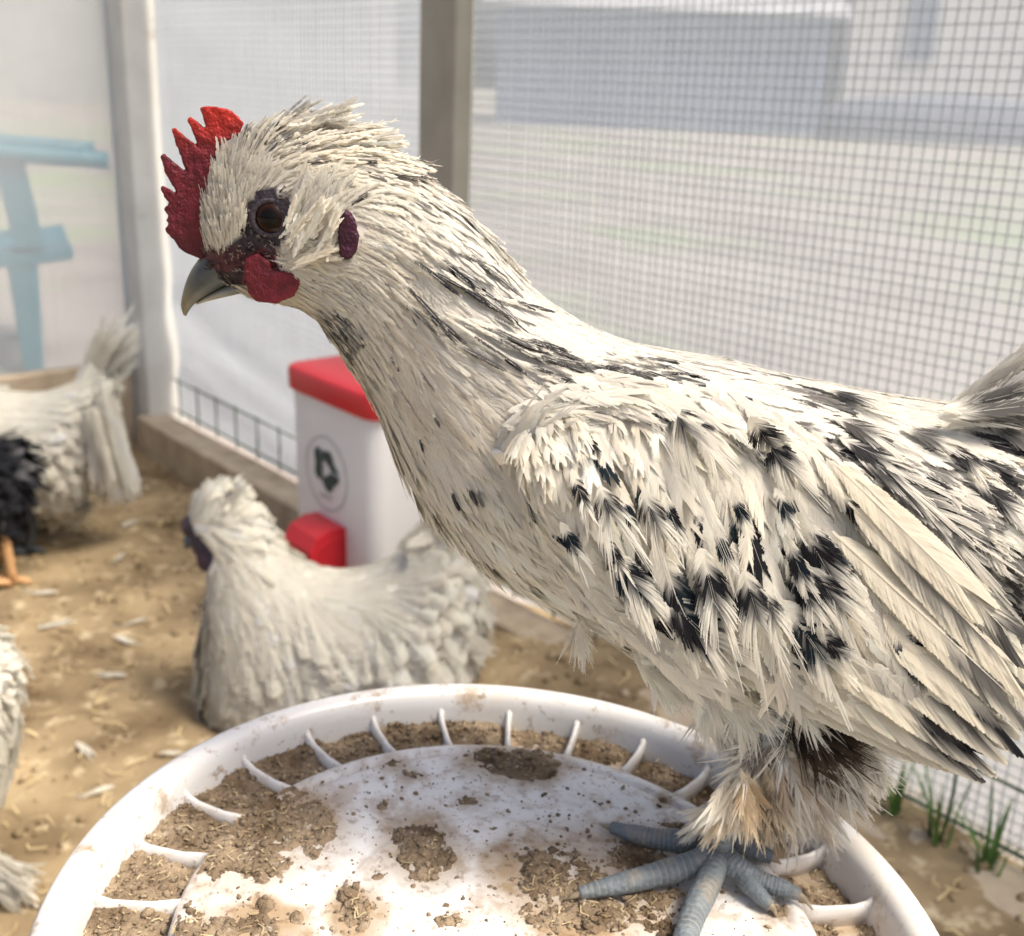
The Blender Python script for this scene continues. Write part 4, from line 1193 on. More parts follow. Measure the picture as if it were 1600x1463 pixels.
DW = [(1195, 690, 30, 22, .95), (1212, 702, 22, 22, 1.), (1060, 652, 36, 12, .6), (1040, 690, 20, 10, .4), (943, 782, 24, 14, 1.), (1008, 800, 20, 18, .95), (892, 850, 13, 16, .8), (900, 770, 16, 20, .6), (978, 830, 14, 24, .4), (985, 900, 22, 20, 1.), (1004, 918, 18, 24, 1.), (1065, 945, 30, 50, 1.), (1050, 985, 24, 24, .9), (1112, 915, 20, 28, 1.), (1178, 940, 28, 18, 1.), (1200, 945, 16, 14, 1.), (1160, 890, 30, 30, .35),
      (1285, 868, 26, 34, 1.), (1300, 915, 24, 22, .9), (1264, 930, 20, 24, .85), (1265, 1005, 24, 38, 1.), (1310, 1010, 14, 20, .6), (1225, 900, 24, 30, .45), (870, 920, 10, 20, .7), (1080, 870, 50, 26, .3), (1180, 850, 60, 30, .35), (1240, 830, 40, 30, .35), (960, 850, 40, 20, .3), (1010, 740, 40, 20, .2), (840, 800, 22, 40, .3), (930, 710, 40, 20, .25), (1420, 985, 34, 16, .35), (1450, 1030, 40, 20, .4)]
cand_n = 9000
pt, nm, area = sample_grid(WG, WN, cand_n)
pj = proj(pt); cw = ctrl(CW, pj[:, 0], pj[:, 1]); sc = mpp(pj[:, 2])
fa = cw[:, 2] * cw[:, 3] * sc ** 2
reg = ~in_poly(pj[:, 0], pj[:, 1], [(1180, 1065), (1330, 1085), (1440, 1050), (1535, 980), (1640, 1100), (1540, 1230), (1300, 1150), (1030, 1060), (1060, 1005)])
acc = (rng.random(cand_n) < 6.5 * area / cand_n / fa) & reg
pt, nm, pj, cw, sc = pt[acc], nm[acc], pj[acc], cw[acc], sc[acc]
P_, D_, N_, L_, W_ = place(pt, nm, pj, cw[:, 0], cw[:, 1], cw[:, 2], cw[:, 3], cw[:, 4], cw[:, 5], cw[:, 6], sc, .14, .15)
n = len(P_); tip = proj(P_ + D_ * L_[:, None] * .72)
dp = dark_prob(tip[:, 0], tip[:, 1], DW); isd = rng.random(n) < dp
speck = (rng.random(n) < .22 * sstep(700, 800, pj[:, 1])) & ~isd
base = WHITE * (1 + rng.normal(0, .045, (n, 1)))
wm = (rng.random(n) < .3)[:, None] * .35 * rng.random((n, 1)); base = base * (1 - wm) + CREAM * wm
greyf = (rng.random(n) < .18 * sstep(700, 820, pj[:, 1])); base = np.where(greyf[:, None], base * np.array([.80, .80, .80]), base)
dk = np.where(isd, 1.0, np.where(speck, .75, 0)); s0 = np.where(isd, .30 + .22 * rng.random(n), .55 + .2 * rng.random(n)); s1 = np.where(isd, 1.02 + .3 * rng.random(n), .75 + .3 * rng.random(n)); tw = np.where(isd, .75 + .6 * rng.random(n), .15 + .35 * rng.random(n))
dcol = np.where((rng.random((n, 1)) < .25) | speck[:, None], GREY * .8, BLACK)
dcol = np.where((rng.random((n, 1)) < .3) & isd[:, None], np.array([.014, .026, .036]), dcol)
v_, q_, c_ = feathers(P_, D_, N_, L_, W_, base, dcol, s0, s1, tw, dk, .05 + .12 * rng.random(n), .6, 60, cw[:, 5] * .2, cw[:, 6] * .7, .3, .95, 46, 22, .5, 8)
print('coverts', n)
o = mesh('coverts', v_, q_, M['feather'], wing, smooth=False, cols=c_); o['kind'] = 'stuff'
o = mesh('coverts', mirror(v_), q_, M['feather'], wing2, smooth=False, cols=mirc(c_)); o['kind'] = 'stuff'

# scapulars lying over the upper edge of the wing
k = 230
ti_ = rng.random(k) * .93 + .02
ui = ti_ * (NA - 1); i0 = ui.astype(int); fr0 = (ui - i0)[:, None]
e0 = U_[i0] * (1 - fr0) + U_[np.minimum(i0 + 1, NA - 1)] * fr0
tg_ = U_[np.minimum(i0 + 2, NA - 1)] - U_[np.maximum(i0 - 1, 0)]; tg_ = tg_ / np.linalg.norm(tg_, axis=1, keepdims=True)
off_ = rng.random(k) * 46 - 16
b2 = e0 + np.stack([tg_[:, 1], -tg_[:, 0]], 1) * off_[:, None] - tg_ * 30
lt_ = np.interp(ti_, [0, .15, .5, .8, 1], [.038, .036, .035, .041, .041]) + .0035 + rng.random(k) * .003 - .0002 * np.maximum(off_, 0)
d2_ = tg_ * np.array([1, 1]) + np.stack([-tg_[:, 1], tg_[:, 0]], 1) * (.18 + .3 * rng.random(k))[:, None] * (1 + .8 * (ti_ < .25))[:, None]
Ls = (70 + 40 * rng.random(k)) * (.6 + .4 * sstep(0, .2, ti_))
t2 = b2 + d2_ / np.linalg.norm(d2_, axis=1, keepdims=True) * Ls[:, None]
Pb = np.array([BP(*b2[i], lt_[i]) for i in range(k)]); Pt = np.array([BP(*t2[i], lt_[i] + .004) for i in range(k)])
L = np.linalg.norm(Pt - Pb, axis=1)
o1 = np.ones(k); dkk = (rng.random(k) < .10) * 1.0
v_, q_, c_ = feathers(Pb, (Pt - Pb) / L[:, None], np.tile(-FW + np.array([0, 0, .6]), (k, 1)) + rng.normal(0, .15, (k, 3)), L, (30 + 12 * rng.random(k)) * .00022, WHITE * (1 + rng.normal(0, .05, (k, 1))), np.tile(GREY, (k, 1)), o1 * .3, o1 * 1.1, o1 * .8, dkk, .06 * o1, .7, 44, .3, .7, .3, .95, 40, 12, .45, 6)
o = mesh('scapulars', v_, q_, M['feather'], wing, smooth=False, cols=c_); o['kind'] = 'stuff'
o = mesh('scapulars', mirror(v_), q_, M['feather'], wing2, smooth=False, cols=mirc(c_)); o['kind'] = 'stuff'

# the bold black-tipped coverts lying on top
BOLD = [(1190, 684, 22, 20), (1212, 704, 20, 22), (944, 782, 26, 15), (1010, 802, 20, 18), (986, 900, 24, 24), (1005, 922, 18, 26), (1058, 935, 22, 46), (1080, 975, 24, 42), (1112, 915, 22, 30), (1175, 938, 24, 24), (1200, 944, 16, 16), (1280, 862, 22, 38), (1302, 880, 14, 30), (1296, 925, 20, 22), (1262, 925, 14, 26), (1266, 1004, 24, 40), (1300, 1012, 12, 22), (892, 852, 10, 18), (905, 772, 9, 20), (1060, 655, 34, 10), (1100, 668, 16, 10), (978, 800, 7, 16), (1050, 810, 8, 22), (1150, 800, 8, 18), (1220, 790, 9, 18), (960, 860, 9, 20), (1130, 860, 9, 20), (1340, 800, 10, 20), (1245, 880, 10, 26)]
Pb, Dd, Nn, Ll, Ww, S0, S1 = [], [], [], [], [], [], []
wbvh = BVHTree.FromPolygons([Vector(p_) for p_ in WG.reshape(-1, 3)], [tuple(int(i) for i in q) for q in wf])
for (cx, cy, rx, ry) in BOLD:
    fl_ = ctrl(CW, np.array([cx]), np.array([cy]))[0]; dv = fl_[:2] / np.linalg.norm(fl_[:2])
    for q in range(2 if ry > 20 else 1):
        Lpx = ry * 3.3; c2 = np.array([cx, cy]) + rng.normal(0, 3, 2) - dv * Lpx * .62; t2 = c2 + dv * Lpx
        def wl(p2):
            h_ = wbvh.ray_cast(Vector(CAM), Vector(ray(*p2)).normalized())
            return np.array(h_[0]) if h_[0] is not None else BP(*p2, .05)
        pb, pe = wl(c2), wl(t2); vw = (CAM - pb) / np.linalg.norm(CAM - pb)
        pb = pb + vw * .0034; pe = pe + vw * .0080
        L = np.linalg.norm(pe - pb); Pb.append(pb); Dd.append((pe - pb) / L); Nn.append(vw + rng.normal(0, .12, 3)); Ll.append(L); Ww.append(rx * 3.1 * .00021); S0.append(.38 + .08 * random.random()); S1.append(.90 + .1 * random.random())
k = len(Pb); o1 = np.ones(k)
v_, q_, c_ = feathers(np.array(Pb), np.array(Dd), np.array(Nn), np.array(Ll), np.array(Ww), np.tile(WHITE, (k, 1)), np.where(rng.random((k, 1)) < .35, np.array([.012, .024, .034]), BLACK), np.array(S0), np.array(S1), o1 * (.8 + .5 * rng.random(k)), o1, .10 * o1, .6, 56, .15, .75, .3, .95, 42, 14, .45, 6)
o = mesh('marked_coverts', v_, q_, M['feather'], wing, smooth=False, cols=c_); o['kind'] = 'stuff'
o = mesh('marked_coverts', mirror(v_), q_, M['feather'], wing2, smooth=False, cols=mirc(c_)); o['kind'] = 'stuff'
# striped hackles and marked rump feathers on top of the body plumage
SPOT = []
for i in range(44):
    x_ = 660 + 420 * ((i * .618) % 1); y_ = np.interp(x_, [640, 800, 900, 1080], [410, 510, 550, 578]) + random.uniform(-55, 85) * np.interp(x_, [660, 900, 1080], [1.2, 1, .35])
    SPOT.append((x_, y_, random.uniform(2.6, 4.6), random.uniform(32, 58), .40, .97))
for (x_, y_, rx, ry) in ((1250, 610, 18, 16), (1318, 628, 18, 22), (1335, 676, 24, 24), (1372, 735, 28, 30), (1350, 712, 20, 28), (1425, 785, 30, 34), (1455, 815, 26, 30), (1480, 845, 26, 34), (1400, 760, 24, 30), (1580, 690, 24, 28), (1548, 778, 20, 24), (1560, 940, 30, 40), (1590, 880, 24, 34), (1530, 900, 26, 40), (1575, 985, 26, 36), (1440, 690, 16, 20), (1500, 720, 16, 22), (1520, 830, 18, 26), (720, 775, 4, 12), (745, 768, 5, 13), (757, 772, 4, 12), (668, 690, 3, 9), (690, 655, 3, 9)):
    SPOT.append((x_, y_, rx, ry, .32, 1.05))
Pb, Dd, Nn, Ll, Ww, S0, S1 = [], [], [], [], [], [], []
y_lim = lambda p2: p2[1] < np.interp(p2[0], [r[0][0] for r in ROWS[7:]], [r[0][1] for r in ROWS[7:]]) + 16
for (cx, cy, rx, ry, a0_, a1_) in SPOT:
    fl_ = ctrl(CT, np.array([cx]), np.array([cy]))[0]; dv = fl_[:2] / np.linalg.norm(fl_[:2]) + rng.normal(0, .08, 2)
    Lpx = ry * 2.9; c2 = np.array([cx, cy]) - dv * Lpx * .6; t2 = c2 + dv * Lpx
    (pb, n1), (pe, n2) = surf(*c2), surf(*t2)
    pb = pb + n1 * .0020; pe = pe + n2 * .0046
    L = np.linalg.norm(pe - pb)
    vw = (CAM - pb) / np.linalg.norm(CAM - pb)
    if L > Lpx * .00032 or L < 1e-4 or (n1 @ vw) < .4 or (n2 @ vw) < .35 or y_lim(t2) or y_lim(c2): continue
    Pb.append(pb); Dd.append((pe - pb) / L); Nn.append(n1 + n2 + rng.normal(0, .1, 3)); Ll.append(L); Ww.append(rx * 2.7 * .00022); S0.append(a0_); S1.append(a1_)
k = len(Pb); o1 = np.ones(k); nar = np.array(Ww) < 22 * .00022
v_, q_, c_ = feathers(np.array(Pb), np.array(Dd), np.array(Nn), np.array(Ll), np.array(Ww), np.tile(WHITE * .98, (k, 1)), np.where(rng.random((k, 1)) < .15, GREY * .5, BLACK * 1.2), np.array(S0), np.array(S1), np.where(nar, .8, 1.1), o1 * (.75 + .25 * rng.random(k)), .06 * o1, .6, 44, np.where(nar, .8, .3), .75, .3, .9, 34, 10, .35, 5)
o = mesh('marked_plumage', v_, q_, M['feather'], hen, smooth=False, cols=c_); o['kind'] = 'stuff'

# flight feathers, each its own part: base px, tip px, lat base, lat tip, width px, dark strength, where
FL = [((985, 955), (1422, 1158), .046, .044, 62, 0, 0, 0, 0), ((1030, 948), (1470, 1170), .0475, .0455, 66, 0, 0, 0, 0), ((1085, 940), (1512, 1180), .049, .047, 70, 1, .86, 1.2, .5), ((1150, 930), (1526, 1164), .051, .0485, 70, 1, .74, 1.0, .6),
      ((1215, 910), (1550, 1146), .053, .050, 68, .9, .70, .97, .45), ((1265, 880), (1572, 1128), .0545, .0515, 66, 1, .86, 1.2, .6), ((1300, 830), (1588, 1092), .055, .0515, 66, .8, .70, 1.2, .7), ((1325, 785), (1592, 1048), .0545, .0505, 62, .6, .3, .75, .5), ((1340, 745), (1590, 1000), .0535, .0490, 58, .9, .85, 1.2, 1.2), ((1300, 720), (1520, 930), .0530, .0500, 56, .0, .25, .8, .5)]
for fi_, (bx_, tx_, l0, l1, wpx, dk_, s0_, s1_, tw_) in enumerate(FL):
    pb = BP(*bx_, l0 + (.0025 if fi_ < 4 else -.004)); pe = BP(*tx_, l1 + .005); L = np.linalg.norm(pe - pb)
    dd = (pe - pb) / L; nn = -FW + np.array([.05, 0, .12])
    W = wpx * (proj(pb)[2] / F) * .9
    one = lambda a: np.array([float(a)])
    v_, q_, c_ = feathers(pb[None], dd[None], nn[None], one(L / .98), one(W * 1.45), (WHITE * np.array([1, .985, .95]))[None], (BLACK * 1.3)[None], one(s0_), one(s1_), one(tw_), one(dk_), one(.03), .7, 170, 0.05, .16, .9, 1.0, 34, 14, .6, 14)
    mesh('flight_feather', v_, q_, M['feather'], wing, smooth=False, cols=c_)
    mesh('flight_feather', mirror(v_), q_, M['feather'], wing2, smooth=False, cols=mirc(c_))
# long black edge feather along the front of the wing
pb, pe = BP(872, 892, .050), BP(1052, 1036, .050)
L = np.linalg.norm(pe - pb)
v_, q_, c_ = feathers(pb[None], ((pe - pb) / L)[None], (-FW)[None], np.array([L]), np.array([20 * .00023]), WHITE[None], BLACK[None], np.array([.0]), np.array([1.2]), np.array([1.5]), np.array([1.]), np.array([-.05]), .4, 70, .6, .3, .5, 1.0)
mesh('edge_feather', v_, q_, M['feather'], wing, smooth=False, cols=c_)

# tail feathers
TL = [((1500, 690), (1715, 455), .004, 70), ((1505, 700), (1770, 500), .012, 74), ((1510, 710), (1800, 560), .018, 76), ((1515, 725), (1820, 640), .022, 76), ((1520, 745), (1815, 730), .025, 74), ((1520, 770), (1800, 820), .026, 72), ((1515, 800), (1770, 900), .027, 70), ((1480, 830), (1690, 1000), .030, 64)]
for i, (b2, t2, lt, wpx) in enumerate(TL):
    for sgn in (1, -1):
        pb = BP(*b2, lt * .6); pe = BP(*t2, lt)
        L = np.linalg.norm(pe - pb); dd = (pe - pb) / L; W = wpx * .00024
        one = lambda a: np.array([float(a)])
        nn = -FW + np.array([0, 0, .5])
        dk_ = [0, .9, 0, .9, .6, .9, 0, .95][i]
        v_, q_, c_ = feathers(pb[None], dd[None], nn[None], one(L), one(W), WHITE[None], (BLACK * 1.5)[None], one(.25), one(.8), one(.9), one(dk_), one(.08), .9, 110, .15, .35, .7, .95, 38, 14, .5, 9)
        mesh('tail_feather', v_ if sgn > 0 else np.stack([v_[:, 0], 2 * YS - v_[:, 1], v_[:, 2]], 1), q_, M['feather'], hen, smooth=False, cols=c_ if sgn > 0 else mirc(c_))
# soft upper tail sickle hiding the root
def tuft_feathers(rows, parent, name='tuft', nb=26, mat='feather'):
    """rows: base px, tip px, lat, width px, base col, dark col, dk, s0, s1, tw, fray, n, spread px"""
    bt = []
    for (b2, t2, lt, wpx, bcol, dcol_, dk_, s0_, s1_, tw_, fr_, n_, spd) in rows:
        bb = np.array([BP(b2[0] + random.gauss(0, spd), b2[1] + random.gauss(0, spd), lt + random.gauss(0, .0025)) for _ in range(n_)])
        tt = np.array([BP(t2[0] + random.gauss(0, spd * 1.5), t2[1] + random.gauss(0, spd * 1.5), lt + .001 + random.gauss(0, .004)) for _ in range(n_)])
        L = np.linalg.norm(tt - bb, axis=1); dd = (tt - bb) / L[:, None]
        nn = -FW + rng.normal(0, .35, (n_, 3))
        o1 = np.ones(n_)
        bt.append(feathers(bb, dd, nn, L, wpx * .00024 * (1 + .2 * rng.random(n_)), np.tile(np.asarray(bcol), (n_, 1)) * (1 + rng.normal(0, .07, (n_, 1))), np.tile(np.asarray(dcol_), (n_, 1)), o1 * s0_, o1 * s1_, o1 * tw_, o1 * dk_ * (rng.random(n_) < .8), .1 * rng.random(n_), .5, nb, .6, fr_, .2, .36, 24, 8, .3, 3))
    v_, q_, c_ = join_batches(bt)
    o = mesh(name, v_, q_, M[mat], parent, smooth=False, cols=c_); o['kind'] = 'stuff'
    return o
tuft_feathers([((1490, 640), (1610, 560), .003, 30, WHITE, BLACK, .0, .2, .8, .7, .7, 16, 7), ((1500, 650), (1640, 590), .012, 32, WHITE, GREY, .9, .3, .7, .6, .7, 14, 9), ((1470, 650), (1600, 640), .02, 32, WHITE, BLACK, .8, .4, 1.1, .8, .7, 16, 9)], hen, 'tail_coverts')
tuft_feathers([((455, 200), (545, 168), .004, 4, WHITE, GREY, .5, .1, .8, 1, 1.2, 16, 9), ((500, 200), (560, 180), .0, 4, WHITE, GREY, .4, .1, .8, 1, 1.2, 10, 8), ((560, 226), (622, 214), .004, 6, WHITE, WHITE, 0, .1, .8, 1, 1.2, 12, 7), ((430, 200), (490, 166), .0, 4, WHITE * .9, GREY, .6, .1, .8, 1, 1.2, 12, 9), ((345, 270), (352, 228), .006, 4, WHITE, WHITE, 0, .1, .8, 1, 1.2, 10, 8)], hen, 'crest_wisps', 10)

# ---- head: beak, comb, wattles, ear lobes, eyes
def px_loft(rows, k=16, cols=None, name='beak', parent=None, mat=None, yoff=0):
    """rows: top px, bottom px, half width m"""
    rings = []
    th = np.arange(k) / k * 2 * np.pi
    for a, b, w in rows:
        t_, b_ = BP(*a), BP(*b); c_ = (t_ + b_) / 2; ax = (t_ - b_) / 2
        rings.append(c_ + np.cos(th)[:, None] * ax + (np.sin(th) * w)[:, None] * np.array([0, 1.0, 0]))
    return np.array(rings)
up = catmull(np.array([[330, 396, 392, 430, .0070], [314, 402, 372, 438, .0066], [300, 420, 350, 449, .0056], [291, 440, 326, 462, .0043], [285.5, 460, 306, 474, .0030], [283, 476, 296, 485, .0018], [286, 490, 291, 494, .0008]], float), 22)
rg = px_loft([((r[0], r[1]), (r[2], r[3]), max(r[4], .0004)) for r in up], 20)
v, f = loft(rg)
vp = proj(v)
g = sstep(440, 490, vp[:, 1] - .1 * (vp[:, 0] - 290))[:, None]
low = sstep(.35, .9, np.tile((1 - np.cos(np.arange(20) / 20 * 2 * np.pi)) / 2, 22))[:, None]
bcol = np.array([.075, .085, .088]) * (1 - g) + np.array([.28, .22, .13]) * g
bcol = bcol * (1 - .45 * low * (1 - g * .5)) + np.array([.33, .32, .26]) * .45 * low
edge = sstep(14, 2, vp[:, 0] - np.interp(vp[:, 1], [396, 420, 440, 460, 476, 490], [326, 300, 291, 285.5, 283, 286]))[:, None]
bcol = bcol * (1 - .55 * edge) + np.array([.33, .25, .12]) * .55 * edge
bk = mesh('beak', v, f, M['beak'], hen, cols=bcol * np.array([.66, .72, .78]))
lo_ = catmull(np.array([[396, 426, 400, 454, .0062], [375, 436, 380, 458, .0056], [350, 448, 353, 464, .0046], [326, 461, 328, 470, .0030], [308, 472, 308, 476, .0014]], float), 14)
rg = px_loft([((r[0], r[1]), (r[2], r[3]), max(r[4], .0004)) for r in lo_], 16)
v, f = loft(rg); vp = proj(v)
lc = np.tile(np.array([.13, .145, .145]), (len(v), 1)); gg = sstep(380, 310, vp[:, 0])[:, None]; lc = lc * (1 - gg) + np.array([.36, .33, .25]) * gg
mesh('lower_beak', v, f, M['beak'], bk, cols=lc)

def blob(c, rx, ry, rz, mat, name, parent, ax=None, k=14, cols=None):
    ax = np.eye(3) if ax is None else ax
    rings = []
    for i in range(1, k):
        ph = math.pi * i / k; th = np.arange(18) / 18 * 2 * np.pi
        rings.append(c + (rx * math.sin(ph) * np.cos(th))[:, None] * ax[0] + (ry * math.sin(ph) * np.sin(th))[:, None] * ax[1] + rz * math.cos(ph) * ax[2])
    v, f = loft(np.array(rings))
    return mesh(name, v, f, mat, parent, cols=None if cols is None else np.tile(np.asarray(cols), (len(v), 1)))
s_, n_ = surf(334, 408)
beak_bvh = None
nz_c = BP(331, 412, .0068)
blob(nz_c, .0030, .0009, .0010, M['black'], 'nostril', bk, np.array([CR * .8 - CD * .6, FW, CR * .6 + CD * .8]))

def z1(x, y):                      # from the enlarged head view to photo pixels
    return 220 + x / 3.402, 130 + y / 3.402
def flesh(name, outline, thick, lat, parent, colf, voxel=.0006, lean=0.0, smooth=5):
    poly = [z1(*p_) for p_ in outline]
    me = bpy.data.meshes.new(name); bm = bmesh.new()
    org = ORIGIN[parent.name]
    fr = [bm.verts.new(BP(x, y, lat + thick / 2) - org) for x, y in poly]
    bk_ = [bm.verts.new(BP(x, y, lat - thick / 2) - org) for x, y in poly]
    ff = [bm.faces.new(fr), bm.faces.new(bk_[::-1])]
    nn = len(poly)
    for i in range(nn):
        bm.faces.new((fr[i], bk_[i], bk_[(i + 1) % nn], fr[(i + 1) % nn]))
    bmesh.ops.recalc_face_normals(bm, faces=bm.faces[:])
    bmesh.ops.triangulate(bm, faces=bm.faces[:])
    bm.to_mesh(me); bm.free()
    tmp = bpy.data.objects.new(name + '_tmp', me); COL.objects.link(tmp)
    md = tmp.modifiers.new('r', 'REMESH'); md.mode = 'VOXEL'; md.voxel_size = voxel
    md = tmp.modifiers.new('s', 'SMOOTH'); md.iterations = smooth; md.factor = .5
    dg = bpy.context.evaluated_depsgraph_get()
    em = tmp.evaluated_get(dg).to_mesh()
    V = np.zeros(len(em.vertices) * 3); em.vertices.foreach_get('co', V); V = V.reshape(-1, 3) + org
    NN = np.zeros(len(em.vertices) * 3); em.vertices.foreach_get('normal', NN); NN = NN.reshape(-1, 3)
    Fc = [tuple(p_.vertices) for p_ in em.polygons]
    bpy.data.objects.remove(tmp)
    V = V + NN * (.0004 * vnoise(V, 420, 31, 2) + .00028 * vnoise(V, 1100, 32, 1))[:, None]
    pjv = proj(V)
    return mesh(name, V, Fc, M['comb'], parent, cols=colf(pjv))

COMB = [(250, 905), (205, 872), (178, 832), (138, 795), (128, 772), (150, 752), (135, 728), (150, 707), (125, 672), (130, 652), (156, 645), (122, 592), (103, 560), (120, 546), (198, 596), (200, 588), (132, 475), (106, 392), (122, 376), (195, 440), (254, 482), (202, 355), (163, 248), (176, 235), (240, 290), (312, 345), (288, 290), (252, 195), (265, 178), (335, 238), (352, 240), (318, 135), (335, 125), (400, 124), (480, 148), (545, 212), (520, 275), (470, 300), (420, 330), (400, 420), (380, 520), (375, 600), (380, 700), (400, 790), (440, 860), (420, 905), (340, 940)]
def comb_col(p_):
    top_glow = sstep(250, 185, p_[:, 1])[:, None]  # backlit glow painted in: redder, brighter colour towards the comb's top
    a = np.array([.22, .020, .034]) * (1 - top_glow) + np.array([.60, .040, .026]) * top_glow
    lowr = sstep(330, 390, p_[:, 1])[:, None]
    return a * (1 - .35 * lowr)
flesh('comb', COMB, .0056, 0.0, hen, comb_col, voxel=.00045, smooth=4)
WAT = [(560, 930), (545, 980), (566, 1080), (570, 1112), (618, 1160), (720, 1172), (812, 1132), (856, 1052), (842, 1012), (770, 1004), (700, 1000), (690, 945), (620, 905)]
s_, n_ = surf(430, 430)
wlat = YS - s_[1]
for sg in (1, -1):
    flesh('wattle', WAT, .0050, sg * (wlat + .0012), hen, lambda p_: np.tile(np.array([.22, .017, .032]), (len(p_), 1)) * (1 + .25 * sstep(440, 470, p_[:, 1]))[:, None], smooth=7)
EAR = [(1060, 690), (1085, 670), (1110, 685), (1145, 740), (1160, 820), (1150, 880), (1120, 930), (1090, 945), (1060, 920), (1048, 860), (1050, 770)]
s_, n_ = surf(543, 368)
elat = YS - s_[1]
for sg in (1, -1):
    flesh('ear_lobe', EAR, .0046, sg * (elat + .0022), hen, lambda p_: np.tile(np.array([.070, .010, .036]), (len(p_), 1)), smooth=6)
# fluffy cheek tuft between the eye and the ear lobe
ck = lambda x, y: YS - surf(x, y)[0][1]
tuft_feathers([((458, 388), (488, 318), ck(470, 360) + .0015, 9, WHITE, WHITE, 0, 0, 1, 1, 1.1, 26, 8), ((482, 368), (515, 302), ck(495, 345) + .0015, 9, WHITE, WHITE, 0, 0, 1, 1, 1.1, 26, 8), ((452, 352), (470, 298), ck(458, 330) + .0012, 7, WHITE, WHITE, 0, 0, 1, 1, 1.1, 16, 5), ((500, 395), (530, 335), ck(510, 370) + .0012, 9, WHITE, WHITE, 0, 0, 1, 1, 1.1, 18, 7), ((465, 410), (520, 395), ck(490, 400) + .0010, 9, WHITE, CREAM, .3, 0, 1, 1, 1.1, 20, 8)], hen, 'cheek_tuft', 12)
# eyes
s_, n_ = surf(423, 341)
view = CAM - s_; view /= np.linalg.norm(view)
eax = n_ * .55 + view * .45; eax /= np.linalg.norm(eax)
def eye(c, axis):
    r = .0058
    me = bpy.data.meshes.new('eye'); bm = bmesh.new(); bmesh.ops.create_uvsphere(bm, u_segments=40, v_segments=28, radius=r)
    for vv in bm.verts: vv.co.z *= .82
    bm.to_mesh(me); bm.free(); me.polygons.foreach_set('use_smooth', np.ones(len(me.polygons), bool))
    o = link('eye', me, M['eye'], hen)
    o.matrix_local = Matrix.Translation(Vector(c - ORIGIN[hen.name])) @ Vector(axis).to_track_quat('Z', 'Y').to_matrix().to_4x4()
    # lids: a wrinkled ring round the eyeball
    u, w = frame(axis); th = np.arange(48) / 48 * 2 * np.pi
    rings = []
    for q in range(10):
        a = 2 * math.pi * q / 10
        rr = .0056 + .0010 * math.cos(a); zz = .0024 + .0009 * math.sin(a)
        rings.append(c + (rr * np.cos(th) * (1.05))[:, None] * u + (rr * np.sin(th) * .95)[:, None] * w + (zz + .00012 * np.sin(th * 17))[:, None] * axis)
    rings.append(rings[0])
    v, f = loft(np.array(rings), cap=False)
    mesh('eyelid', v, f, M['skin'], hen, cols=np.tile(np.array([.034, .026, .034]), (len(v), 1)) * (1 + .2 * rng.random((len(v), 1))))
ec = s_ - eax * .0030
eye(ec, eax)
m_ = lambda a: np.array([a[0], -a[1], a[2]])
eye(np.array([ec[0], 2 * YS - ec[1], ec[2]]), m_(eax))

# ---- legs and feet
def toe(pts, rads, k=12, per=6):
    P0 = catmull(np.asarray(pts), len(pts) * per); R0 = np.interp(np.linspace(0, 1, len(P0)), np.linspace(0, 1, len(rads)), rads)
    P0 = catmull(P0, 120); R0 = np.interp(np.linspace(0, 1, 120), np.linspace(0, 1, len(R0)), R0)
    ph_ = (np.arange(120) * .21) % 1
    R0 = R0 * (.95 + .10 * np.sqrt(np.clip(ph_ * (1 - ph_) * 4, 0, 1)) + .03 * np.sin(np.arange(120) * .16))
    return tube(P0, R0 * .88, k)
def claw(pts, parent):
    v, f = tube(catmull(np.asarray(pts), 8), np.linspace(.0019, .0003, 8), 8); mesh('claw', v, f, M['horn'], parent)
LH = lambda x, y, h: lid_pt(x, y, -.006 + h)
def leg(parts, claws, mirror_y=None):
    v, f = merge(parts)
    phs = np.concatenate([((np.arange(120) * .21) % 1).repeat(12) for _ in parts]); v = np.asarray(v); nz_ = vnoise(v, 260, 41, 2)
    col_ = np.array([.150, .178, .195]) * (1 + .28 * nz_)[:, None]
    dirt_ = sstep(.1, .5, vnoise(v, 160, 43, 3))[:, None] * .5
    col_ = col_ * (1 - dirt_) + np.array([.30, .25, .18]) * dirt_
    seam = (sstep(.22, .02, phs) + sstep(.86, .99, phs)).clip(0, 1)[:, None] * (.25 + .45 * sstep(-.4, .5, vnoise(v, 120, 47, 2)))[:, None]
    col_ = col_ * (1 - seam) + np.array([.36, .34, .29]) * seam
    o = mesh('leg', v, f, M['scales'], hen, cols=col_)
    for c_ in claws: claw(c_, o)
    return o
ank = LH(1118, 1330, .014)
T1 = toe([LH(1120, 1330, .010), LH(1090, 1348, .0090), LH(1030, 1366, .0062), LH(965, 1382, .0056), LH(905, 1396, .0045)], [.0052, .0056, .0053, .0049, .0038, .0026])
T2 = toe([LH(1120, 1330, .010), LH(1108, 1375, .0085), LH(1085, 1425, .0062), LH(1068, 1475, .0056), LH(1052, 1530, .0042)], [.0052, .0056, .0053, .0050, .0040, .0030])
T3 = toe([LH(1120, 1330, .010), LH(1150, 1355, .0085), LH(1185, 1376, .0060), LH(1222, 1388, .0054), LH(1248, 1398, .0040)], [.0050, .0052, .0046, .0042, .0034, .0026])
T4 = toe([LH(1150, 1350, .009), LH(1168, 1378, .0062), LH(1188, 1400, .0048), LH(1205, 1416, .0034)], [.0042, .0042, .0038, .0030, .0024])
TS = toe([LH(1116, 1340, .006), LH(1122, 1328, .010), BP(1132, 1296, .025), BP(1160, 1215, .026), BP(1200, 1130, .028), BP(1230, 1060, .028)], [.0056, .0054, .0050, .0054, .0058, .0085, .013])
